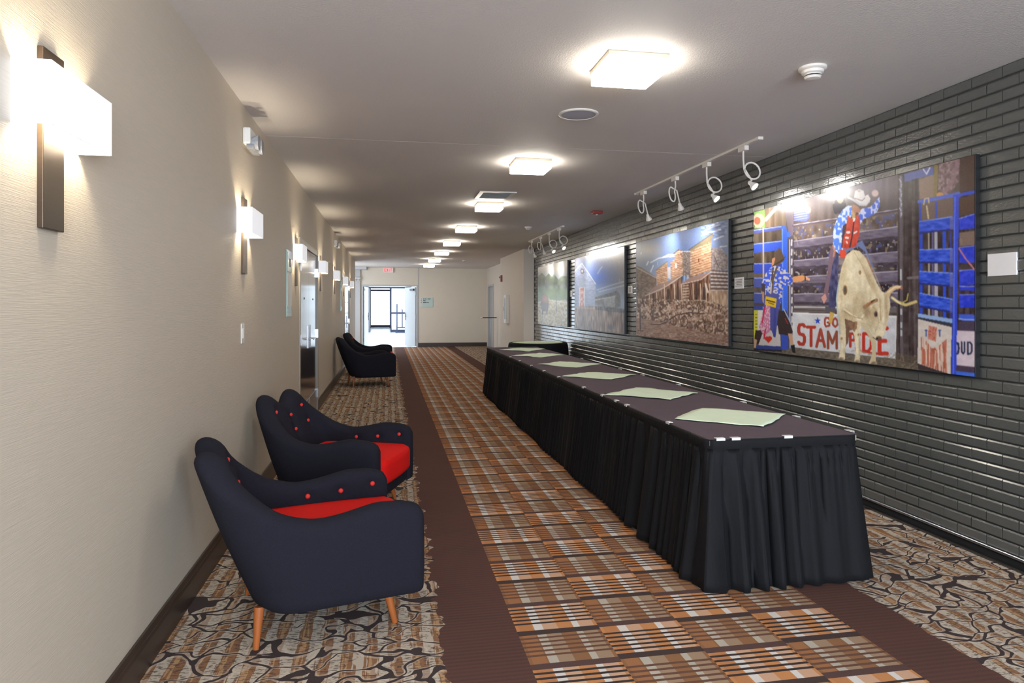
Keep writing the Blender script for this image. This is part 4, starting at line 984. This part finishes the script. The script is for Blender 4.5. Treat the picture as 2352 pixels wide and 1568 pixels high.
a.line([(840, 1130), (880, 1160), (910, 1120)], 16, (240, 226, 196)); a.line([(760, 1080), (830, 1130)], 14, (236, 222, 190))
a.poly([(1080, 950), (1110, 914), (1160, 896), (1200, 900), (1204, 918), (1156, 930), (1118, 956), (1104, 1000)], (222, 186, 140)); a.line([(1096, 950), (1150, 910), (1198, 906)], 9, (246, 228, 196)); a.ell(1200, 918, 8, 14, (190, 110, 100))
a.line([(1126, 990), (1170, 1022), (1230, 1046), (1310, 1020)], 22, (214, 192, 128)); a.line([(1200, 1030), (1240, 1010), (1250, 960)], 9, (196, 178, 90)); a.line([(1130, 992), (1190, 1036)], 9, (246, 236, 206))
a.ell(767, 936, 17, 38, (168, 124, 82)); a.ell(768, 936, 11, 30, (104, 98, 92)); a.ell(882, 803, 9, 16, (160, 120, 84)); a.ell(740, 1300, 12, 14, (120, 92, 66), .7, .4); a.ell(868, 1270, 10, 12, (120, 92, 66), .7, .4)
for xx, yy in ((735, 1450), (860, 1470), (985, 1482)): a.ell(xx, yy, 24, 14, (110, 90, 76), .7, .5)
bm2 = a.mask(body).astype(float)
def shade(cx_, cy_, rx_, ry_, col, al, rot=0):
    d_ = np.hypot(((a.x - cx_) * math.cos(rot) + (a.y - cy_) * math.sin(rot)) / rx_, (-(a.x - cx_) * math.sin(rot) + (a.y - cy_) * math.cos(rot)) / ry_); a.put(bm2 * np.clip(1 - d_, 0, 1) ** .8, col, al)
shade(815, 760, 60, 130, (246, 236, 212), .6, .1); shade(960, 860, 26, 190, (170, 140, 100), .7, -.45); shade(850, 1000, 90, 60, (190, 166, 128), .6); shade(790, 1030, 60, 50, (244, 232, 204), .7)
shade(930, 1090, 40, 90, (150, 122, 92), .75, -.3); shade(1080, 1080, 22, 150, (168, 136, 100), .6); shade(1000, 1200, 30, 80, (236, 222, 194), .6); shade(745, 1380, 12, 90, (246, 238, 216), .6); shade(722, 1330, 9, 120, (172, 146, 112), .6)
shade(858, 1370, 12, 100, (244, 232, 206), .5); shade(876, 1360, 8, 110, (160, 132, 100), .6); shade(740, 1000, 14, 160, (196, 176, 140), .5); a.nz(bm2, 22, 34, 13, 71); a.nz(bm2, 5, 5, 8, 72)
a.line([(840, 650), (905, 760), (960, 900)], 5, (160, 132, 96), .5); a.line([(760, 1092), (800, 1120), (850, 1140), (900, 1150)], 9, (150, 120, 88), .5); a.line([(980, 1290), (1010, 1312), (1040, 1306)], 7, (90, 70, 60), .8)
# rider: torso
a.poly([(742, 600), (840, 590), (900, 560), (930, 620), (960, 700), (1000, 800), (976, 760), (930, 650), (870, 606), (800, 640), (746, 680)], (110, 122, 168))
a.poly([(790, 300), (820, 300), (830, 350), (800, 410), (772, 470), (758, 560), (752, 640), (722, 662), (694, 640), (676, 580), (680, 470), (716, 380), (752, 330)], (92, 134, 232)); m = a.mask([(790, 300), (820, 300), (830, 350), (800, 410), (772, 470), (758, 560), (752, 640), (722, 662), (694, 640), (676, 580), (680, 470), (716, 380), (752, 330)]); a.tint(m, 15, 19, (226, 234, 252), .5, .85, 51)
a.poly([(872, 350), (900, 320), (960, 310), (1000, 270), (1034, 230), (1036, 300), (1010, 350), (960, 380), (910, 400), (886, 440)], (88, 112, 216)); m = a.mask([(872, 350), (900, 320), (960, 310), (1000, 270), (1034, 230), (1036, 300), (1010, 350), (960, 380), (910, 400), (886, 440)]); a.tint(m, 12, 22, (220, 226, 250), .52, .85, 52)
a.ell(1000, 205, 30, 30, (232, 200, 196), .9, .3)
a.poly([(752, 450), (800, 420), (800, 560), (740, 620)], (78, 56, 66))
a.poly([(790, 372), (818, 400), (868, 360), (884, 420), (878, 520), (852, 606), (780, 624), (748, 620), (752, 560), (776, 480)], (196, 74, 58)); m = a.mask([(790, 372), (868, 360), (884, 420), (852, 606), (748, 620), (776, 480)]); a.nz(m, 16, 30, 16, 53)
a.line([(840, 400), (824, 520), (806, 612)], 10, (70, 44, 50)); a.line([(788, 500), (800, 500)], 20, (226, 214, 214)); a.line([(776, 540), (790, 542)], 16, (226, 214, 214)); a.line([(838, 506), (858, 494)], 12, (226, 214, 220)); a.line([(780, 570), (786, 580)], 12, (230, 200, 196))
a.poly([(826, 290), (862, 300), (890, 330), (884, 352), (852, 350), (846, 400), (826, 392), (820, 330)], (176, 124, 100)); a.poly([(826, 330), (846, 360), (846, 410), (822, 400)], (196, 158, 110)); a.poly([(832, 392), (850, 392), (842, 420), (830, 420)], (226, 226, 232))
a.poly([(786, 230), (842, 250), (900, 262), (960, 240), (962, 270), (930, 302), (880, 300), (840, 270), (790, 244)], (196, 190, 196)); a.poly([(838, 240), (846, 190), (878, 176), (912, 186), (922, 226), (946, 214), (966, 250), (930, 292), (880, 280)], (224, 218, 218)); a.line([(846, 244), (900, 262), (922, 240)], 7, (150, 136, 134)); a.ell(878, 190, 12, 6, (170, 160, 160))
a.poly([(728, 634), (768, 632), (780, 660), (764, 694), (734, 696), (730, 660)], (218, 76, 50)); a.line([(676, 600), (688, 640), (680, 680)], 12, (190, 130, 112))
# right blue gate
a.poly([(1334, 270), (1640, 200), (1765, 170), (1765, 1587), (1325, 1530)], (70, 56, 58)); g2 = a.mask([(1334, 270), (1765, 170), (1765, 1180), (1325, 1180)]); a.nz(g2, 16, 60, 22, 61); a.poly([(1345, 280), (1600, 220), (1600, 400), (1345, 420)], (118, 98, 88)); a.poly([(1640, 240), (1765, 210), (1765, 350), (1640, 370)], (88, 64, 52)); a.poly([(1645, 500), (1765, 480), (1765, 590), (1645, 600)], (130, 108, 98))
for xx, cc in ((1350, (50, 78, 200)), (1410, (176, 164, 150)), (1440, (110, 104, 150)), (1465, (180, 176, 190)), (1530, (48, 84, 214)), (1580, (60, 66, 160))):
    a.line([(xx, 500), (xx, 1140)], 14 if cc[2] < 190 else 26, cc)
a.line([(1340, 268), (1640, 205)], 30, (96, 112, 206)); a.line([(1640, 218), (1765, 188)], 24, (66, 84, 206)); a.line([(1345, 280), (1345, 420)], 16, (60, 80, 190)); a.line([(1468, 270), (1468, 390)], 16, (70, 86, 190))
for (t0, b0, t1, b1) in ((412, 512, 374, 478), (626, 730, 616, 734), (788, 890, 800, 910), (952, 1062, 998, 1108)):
    m = a.quad(1335, t0, b0, 1602, t1, b1, (54, 86, 210)); a.nz(m, 30, 12, 26, 62); a.quad(1335, b0 - 14, b0, 1602, b1 - 14, b1, (44, 50, 120)); a.line([(1340, t0 + 4), (1590, t1 + 4)], 8, (130, 156, 236))
    a.quad(1570, t1 + 8, b1 - 4, 1600, t1 + 4, b1 - 2, (130, 120, 160), .6)
for (t0, b0, t1, b1) in ((388, 480, 352, 462), (606, 728, 592, 722), (782, 898, 770, 890), (962, 1066, 960, 1066), (900, 935, 900, 935)):
    m = a.quad(1645, t0, b0, 1765, t1, b1, (48, 66, 208)); a.nz(m, 26, 20, 14, 63); a.line([(1645, t0 + 4), (1765, t1 + 4)], 6, (150, 164, 240))
a.poly([(1325, 1108), (1590, 1150), (1590, 1182), (1325, 1136)], (150, 178, 222)); a.poly([(1325, 1136), (1590, 1182), (1590, 1210), (1325, 1152)], (60, 60, 72)); a.poly([(1640, 1112), (1765, 1118), (1765, 1166), (1640, 1160)], (66, 96, 214)); a.line([(1640, 1150), (1765, 1156)], 10, (150, 172, 230))
m = a.poly([(1325, 1150), (1586, 1212), (1574, 1570), (1322, 1486)], (216, 204, 194)); a.nz(m, 20, 20, 8, 64)
m = a.poly([(1345, 1262), (1430, 1372), (1470, 1366), (1545, 1300), (1552, 1562), (1345, 1490)], (186, 108, 86)); a.tint(m, 9, 120, (226, 206, 190), .62, .85, 65); a.nz(m, 6, 60, 20, 66)
a.poly([(1405, 1200), (1470, 1212), (1462, 1320), (1402, 1302)], (206, 136, 116)); a.tint(a.mask([(1405, 1200), (1470, 1212), (1462, 1320), (1402, 1302)]), 8, 8, (178, 84, 70), .55, .7, 67)
for xx in (1388, 1492): a.line([(xx, 1234), (xx, 1280)], 9, (66, 84, 150)); a.line([(xx - 8, 1236), (xx + 8, 1236)], 8, (66, 84, 150))
a.poly([(1640, 1166), (1765, 1170), (1765, 1240), (1640, 1236)], (76, 64, 82)); a.poly([(1615, 1238), (1765, 1242), (1765, 1512), (1613, 1496)], (216, 198, 206)); a.nz(a.mask([(1615, 1238), (1765, 1242), (1765, 1512), (1613, 1496)]), 40, 30, 8, 68)
NV = (44, 50, 76)
a.line([(1612, 1330), (1634, 1336), (1638, 1372), (1632, 1410), (1612, 1414)], 15, NV)
a.line([(1660, 1324), (1660, 1396), (1672, 1414), (1684, 1396), (1684, 1324)], 12, NV)
a.line([(1708, 1326), (1708, 1416), (1728, 1412), (1740, 1392), (1740, 1346), (1726, 1326), (1708, 1326)], 13, NV)
a.poly([(1613, 1496), (1765, 1512), (1765, 1560), (1613, 1545)], (78, 62, 80)); a.poly([(1613, 1545), (1765, 1560), (1765, 1590), (1613, 1575)], (66, 110, 220))
a.poly([(1602, 215), (1640, 206), (1642, 380), (1618, 1575), (1578, 1570), (1590, 1180)], (58, 78, 212)); a.line([(1612, 230), (1596, 1560)], 8, (104, 126, 236))
a.line([(1644, 620), (1690, 690), (1765, 780)], 12, (206, 128, 140)); a.line([(1372, 290), (1380, 245), (1410, 240), (1412, 275)], 9, (206, 184, 150)); a.line([(1395, 300), (1408, 390)], 13, (206, 184, 150))
hang(a, 5.80, 3.384, 1.02, 2.305, 'large picture of a bull rider on a white bull, nearest on the brick wall')

# ---- ghost town
a = Art([(50, 285), (1185, 30), (1165, 1545), (45, 1410)], 380, 230); one = np.ones(len(a.x))
a.c[:] = (120, 128, 150); a.put(np.clip((a.x - 150) / 400, 0, 1), (104, 136, 206), .85); a.put(np.clip((a.x - 700) / 450, 0, 1), (130, 140, 170), .8); a.ell(210, 380, 190, 150, (166, 150, 140), .8, 1); a.put(np.clip((a.y - 350) / 400, 0, 1), (150, 172, 205), .6)
for P_ in ([(230, 530), (330, 480), (420, 465), (520, 460)], [(380, 470), (450, 440), (520, 440)], [(230, 640), (262, 570)], [(180, 560), (200, 520)], [(870, 180), (960, 130), (1080, 90)], [(880, 190), (1000, 170), (1090, 150)], [(920, 120), (1060, 70)], [(1010, 270), (1120, 230)], [(1080, 360), (1160, 350)]): a.line(P_, 16, (222, 226, 236), .75)
a.nz(a.mask([(850, 60), (1180, 30), (1160, 220), (850, 230)]), 40, 16, 36, 3)
a.poly([(52, 565), (120, 590), (300, 712), (300, 1060), (50, 1060)], (126, 106, 94)); m = a.mask([(52, 565), (300, 712), (300, 1060), (50, 1060)]); a.nz(m, 16, 14, 26, 4); a.line([(60, 590), (296, 718)], 14, (170, 160, 150))
def boards(P_, col, seed, sl=-.3, per=22, amp=1.0):
    m = a.poly(P_, col).astype(float); t_ = np.sin((a.y - a.x * sl) / per * 2 * PI); a.c += (m * t_ * 30 * amp)[:, None]; a.nz(m, 30, 8, 36, seed); a.nz(m, 7, 7, 20, seed + 1); return m
boards([(296, 622), (436, 520), (442, 760), (304, 812)], (186, 146, 120), 10); a.line([(294, 625), (436, 522)], 14, (130, 118, 104))
boards([(474, 530), (524, 500), (526, 430), (576, 380), (624, 410), (622, 690), (480, 742)], (188, 148, 124), 12); a.poly([(576, 382), (716, 412), (712, 724), (622, 690), (624, 410)], (142, 126, 122)); m = a.mask([(576, 382), (716, 412), (712, 724), (622, 690)]); a.nz(m, 14, 9, 40, 14)
a.line([(516, 428), (576, 380)], 14, (110, 92, 84)); a.line([(580, 404), (718, 406)], 10, (232, 232, 236)); a.poly([(534, 545), (552, 545), (552, 600), (534, 604)], (222, 226, 232))
a.poly([(436, 590), (474, 590), (474, 740), (440, 720)], (206, 200, 206))
boards([(718, 400), (978, 280), (968, 640), (716, 720)], (204, 158, 126), 16, -.33, 30); a.poly([(698, 384), (990, 198), (1000, 210), (976, 288), (722, 402)], (138, 124, 98)); a.line([(700, 386), (990, 198)], 8, (90, 78, 70)); a.line([(820, 500), (820, 530)], 14, (120, 54, 30))
m = a.poly([(974, 370), (1100, 380), (1166, 468), (1168, 640), (968, 640)], (150, 136, 136)); a.nz(m, 16, 9, 44, 18); a.line([(1010, 470), (1060, 600)], 10, (96, 84, 88))
m = a.poly([(966, 636), (1170, 650), (1170, 900), (960, 890)], (104, 82, 76))
for k in range(6): a.line([(966, 660 + k * 44), (1170, 676 + k * 42)], 16, (216, 206, 204))
# porches
a.poly([(170, 930), (620, 690), (610, 1090), (170, 1060)], (116, 84, 68)); m = a.mask([(170, 930), (620, 690), (960, 660), (960, 1080), (170, 1080)]); a.poly([(610, 790), (960, 660), (960, 1080), (600, 1080)], (122, 86, 68)); a.nz(m, 14, 90, 52, 20)
a.poly([(160, 932), (262, 832), (440, 760), (620, 688), (520, 780), (400, 832), (350, 880)], (156, 128, 120)); a.poly([(598, 800), (700, 728), (966, 655), (850, 745), (620, 806)], (168, 132, 122)); a.line([(160, 934), (400, 836), (620, 694)], 9, (220, 206, 196)); a.line([(602, 802), (848, 748), (960, 664)], 9, (224, 208, 198))
for xx in (210, 300, 396, 520, 606, 750, 836, 905, 948): a.line([(xx, 800 if xx > 380 else 900), (xx + 8, 1060)], 13, (206, 180, 160))
for (xx, yy) in ((560, 950), (440, 980), (790, 900), (880, 960)): a.line([(xx, yy - 110), (xx, yy + 80)], 26, (66, 44, 44))
for k in range(6): a.line([(625, 820 + k * 34), (690, 815 + k * 34)], 14, (206, 184, 166))
m = a.poly([(930, 880), (1165, 885), (1168, 1130), (970, 1120)], (190, 160, 136)); a.nz(m, 14, 60, 36, 22); a.line([(900, 800), (925, 900)], 22, (214, 200, 190))
a.line([(560, 1000), (900, 1000)], 10, (216, 196, 176)); a.line([(500, 1078), (760, 1050)], 12, (216, 196, 176))
# street and heaps of wheels
m = a.poly([(50, 1060), (1170, 1060), (1170, 1545), (45, 1412)], (170, 140, 124)); a.put(m * np.clip((a.y - 1150) / 300, 0, 1), (150, 116, 104), .8); a.nz(m, 26, 9, 26, 24)
m = a.mask([(60, 960), (560, 980), (960, 1010), (1170, 1080), (1170, 1420), (900, 1380), (470, 1290), (240, 1230), (60, 1200)]).astype(float); a.put(m, (186, 152, 132), .4); a.nz(m, 20, 18, 48, 26); a.nz(m, 8, 8, 40, 27); a.tint(m, 24, 34, (72, 52, 46), .66, .65, 28); a.tint(m, 14, 20, (224, 204, 188), .72, .7, 29)
for (cx_, cy_, r_) in ((510, 1240, 52), (635, 1250, 58), (860, 1080, 40), (730, 1020, 36), (930, 1320, 70), (1080, 1310, 60)):
    for rr_ in (r_, ):
        d = np.abs(np.hypot((a.x - cx_) / .72, a.y - cy_) - rr_); a.put(np.clip(6 - d, 0, 1), (92, 66, 54), .9)
        for q_ in range(4): a.line([(cx_ - r_ * .7 * math.cos(q_ * PI / 4), cy_ - r_ * math.sin(q_ * PI / 4)), (cx_ + r_ * .7 * math.cos(q_ * PI / 4), cy_ + r_ * math.sin(q_ * PI / 4))], 5, (110, 84, 68))
a.line([(230, 1276), (330, 1284), (420, 1250), (540, 1170), (700, 1140), (880, 1160)], 12, (70, 50, 46)); a.line([(240, 1268), (330, 1274), (430, 1236)], 6, (216, 200, 190)); a.line([(780, 1310), (880, 1240)], 14, (110, 80, 62)); a.line([(95, 1090), (98, 1350)], 18, (96, 78, 74)); a.line([(70, 1352), (132, 1354)], 12, (80, 62, 62))
a.tint(a.mask([(45, 1330), (1170, 1400), (1170, 1545), (45, 1412)]).astype(float), 22, 8, (222, 200, 190), .7, .5, 30); a.ell(720, 1310, 40, 60, (110, 84, 78), .7, .6); a.ell(1060, 1200, 90, 40, (96, 62, 50), .6, .5)
hang(a, 8.83, 6.27, 1.03, 2.295, 'picture of wooden ghost town buildings, second from the camera on the brick wall')

# ---- barn under a blue sky
a = Art([(575, 505), (1105, 395), (1090, 1297), (565, 1235)], 240, 150); one = np.ones(len(a.x))
a.c[:] = (140, 138, 150); a.ell(840, 700, 240, 260, (72, 118, 226), .95, 1); a.ell(690, 560, 150, 110, (120, 150, 220), .6, 1); a.ell(1060, 470, 150, 110, (150, 136, 128), .8, 1); a.put(np.clip((a.y - 760) / 200, 0, 1) * (a.x > 780), (150, 180, 214), .8)
for P_ in ([(820, 670), (850, 620), (870, 600)], [(810, 840), (940, 800), (1090, 760)], [(830, 860), (960, 830), (1090, 800)], [(815, 500), (830, 490)]): a.line(P_, 12, (214, 226, 244), .6)
m = a.poly([(570, 640), (654, 555), (798, 775), (786, 1016), (568, 1012)], (150, 162, 196)); t_ = np.sin(a.y / 11 * 2 * PI); a.c += (m * t_ * 9)[:, None]; a.nz(m, 18, 6, 24, 2); a.ell(660, 760, 80, 120, (206, 216, 236), .5, 1)
a.line([(570, 640), (654, 556), (798, 776)], 8, (214, 222, 240)); a.poly([(638, 616), (670, 614), (670, 662), (640, 662)], (78, 60, 74)); a.poly([(646, 624), (664, 622), (664, 654), (648, 654)], (216, 206, 214))
a.poly([(620, 806), (682, 806), (678, 1012), (618, 1012)], (214, 222, 238)); m = a.poly([(630, 816), (672, 812), (668, 1008), (628, 1008)], (196, 120, 112)); a.tint(m, 9, 18, (236, 206, 206), .5, .8, 4)
m = a.poly([(790, 915), (1022, 850), (1056, 900), (1056, 1016), (1000, 1032), (788, 994)], (112, 110, 118)); a.poly([(790, 915), (1022, 850), (1000, 900), (795, 935)], (84, 88, 96)); a.poly([(880, 925), (1000, 905), (998, 1026), (885, 1004)], (156, 158, 164)); a.line([(790, 944), (1000, 906)], 7, (206, 210, 214)); a.nz(m, 14, 10, 22, 5)
m = a.poly([(565, 1012), (790, 1004), (1000, 1040), (1092, 1040), (1090, 1300), (563, 1236)], (146, 128, 122)); a.poly([(790, 1004), (1092, 1040), (1092, 1085), (790, 1045)], (88, 84, 88)); a.nz(m, 6, 60, 44, 6); a.nz(m, 14, 90, 26, 7); a.line([(568, 1020), (780, 1030)], 16, (206, 190, 186), .5)
a.ell(948, 1225, 34, 34, (96, 100, 122), .8, .4)
hang(a, 11.93, 9.29, 1.03, 2.29, 'picture of a grey barn in tall grass under a blue sky, third from the camera')

# ---- bison in a mountain meadow
a = Art([(200, 595), (505, 535), (495, 1225), (170, 1190)], 190, 120); one = np.ones(len(a.x))
a.c[:] = (186, 182, 178); a.put(np.clip((a.y - 600) / 80, 0, 1), (170, 186, 206), .6); a.ell(400, 620, 90, 60, (214, 206, 190), .7, 1)
m = a.poly([(180, 700), (240, 650), (280, 690), (310, 655), (345, 690), (370, 670), (412, 722), (445, 690), (500, 690), (496, 960), (180, 960)], (112, 124, 104)); a.nz(m, 26, 40, 26, 1); a.ell(290, 760, 50, 90, (134, 134, 146), .6, 1); a.ell(450, 800, 40, 100, (168, 172, 172), .6, 1); a.put(m * np.clip((a.y - 790) / 60, 0, 1), (112, 134, 62), .8)
m = a.poly([(172, 955), (496, 930), (494, 1226), (168, 1190)], (178, 164, 124)); a.nz(m, 14, 12, 40, 2); a.nz(m, 6, 7, 36, 3); a.tint(m, 12, 18, (226, 220, 196), .62, .7, 4)
a.line([(300, 930), (492, 962)], 14, (224, 220, 206)); a.line([(300, 906), (360, 1000)], 7, (206, 200, 180)); a.line([(382, 890), (382, 1060)], 8, (112, 96, 70)); a.line([(330, 935), (400, 1000)], 6, (214, 206, 190))
a.ell(258, 960, 46, 100, (140, 96, 64), 1, .15); a.ell(262, 910, 36, 50, (176, 120, 78), .8, .6); a.poly([(215, 960), (300, 960), (290, 1050), (270, 1084), (262, 1040), (228, 1050)], (92, 66, 48)); a.line([(232, 1030), (230, 1086)], 12, (86, 66, 60)); a.line([(282, 1030), (280, 1084)], 12, (86, 66, 60)); a.line([(172, 960), (214, 950)], 12, (216, 212, 206)); a.line([(172, 1000), (214, 996)], 12, (206, 200, 190))
hang(a, 15.0, 12.43, 1.035, 2.30, 'picture of a bison in a mountain meadow, farthest on the brick wall')
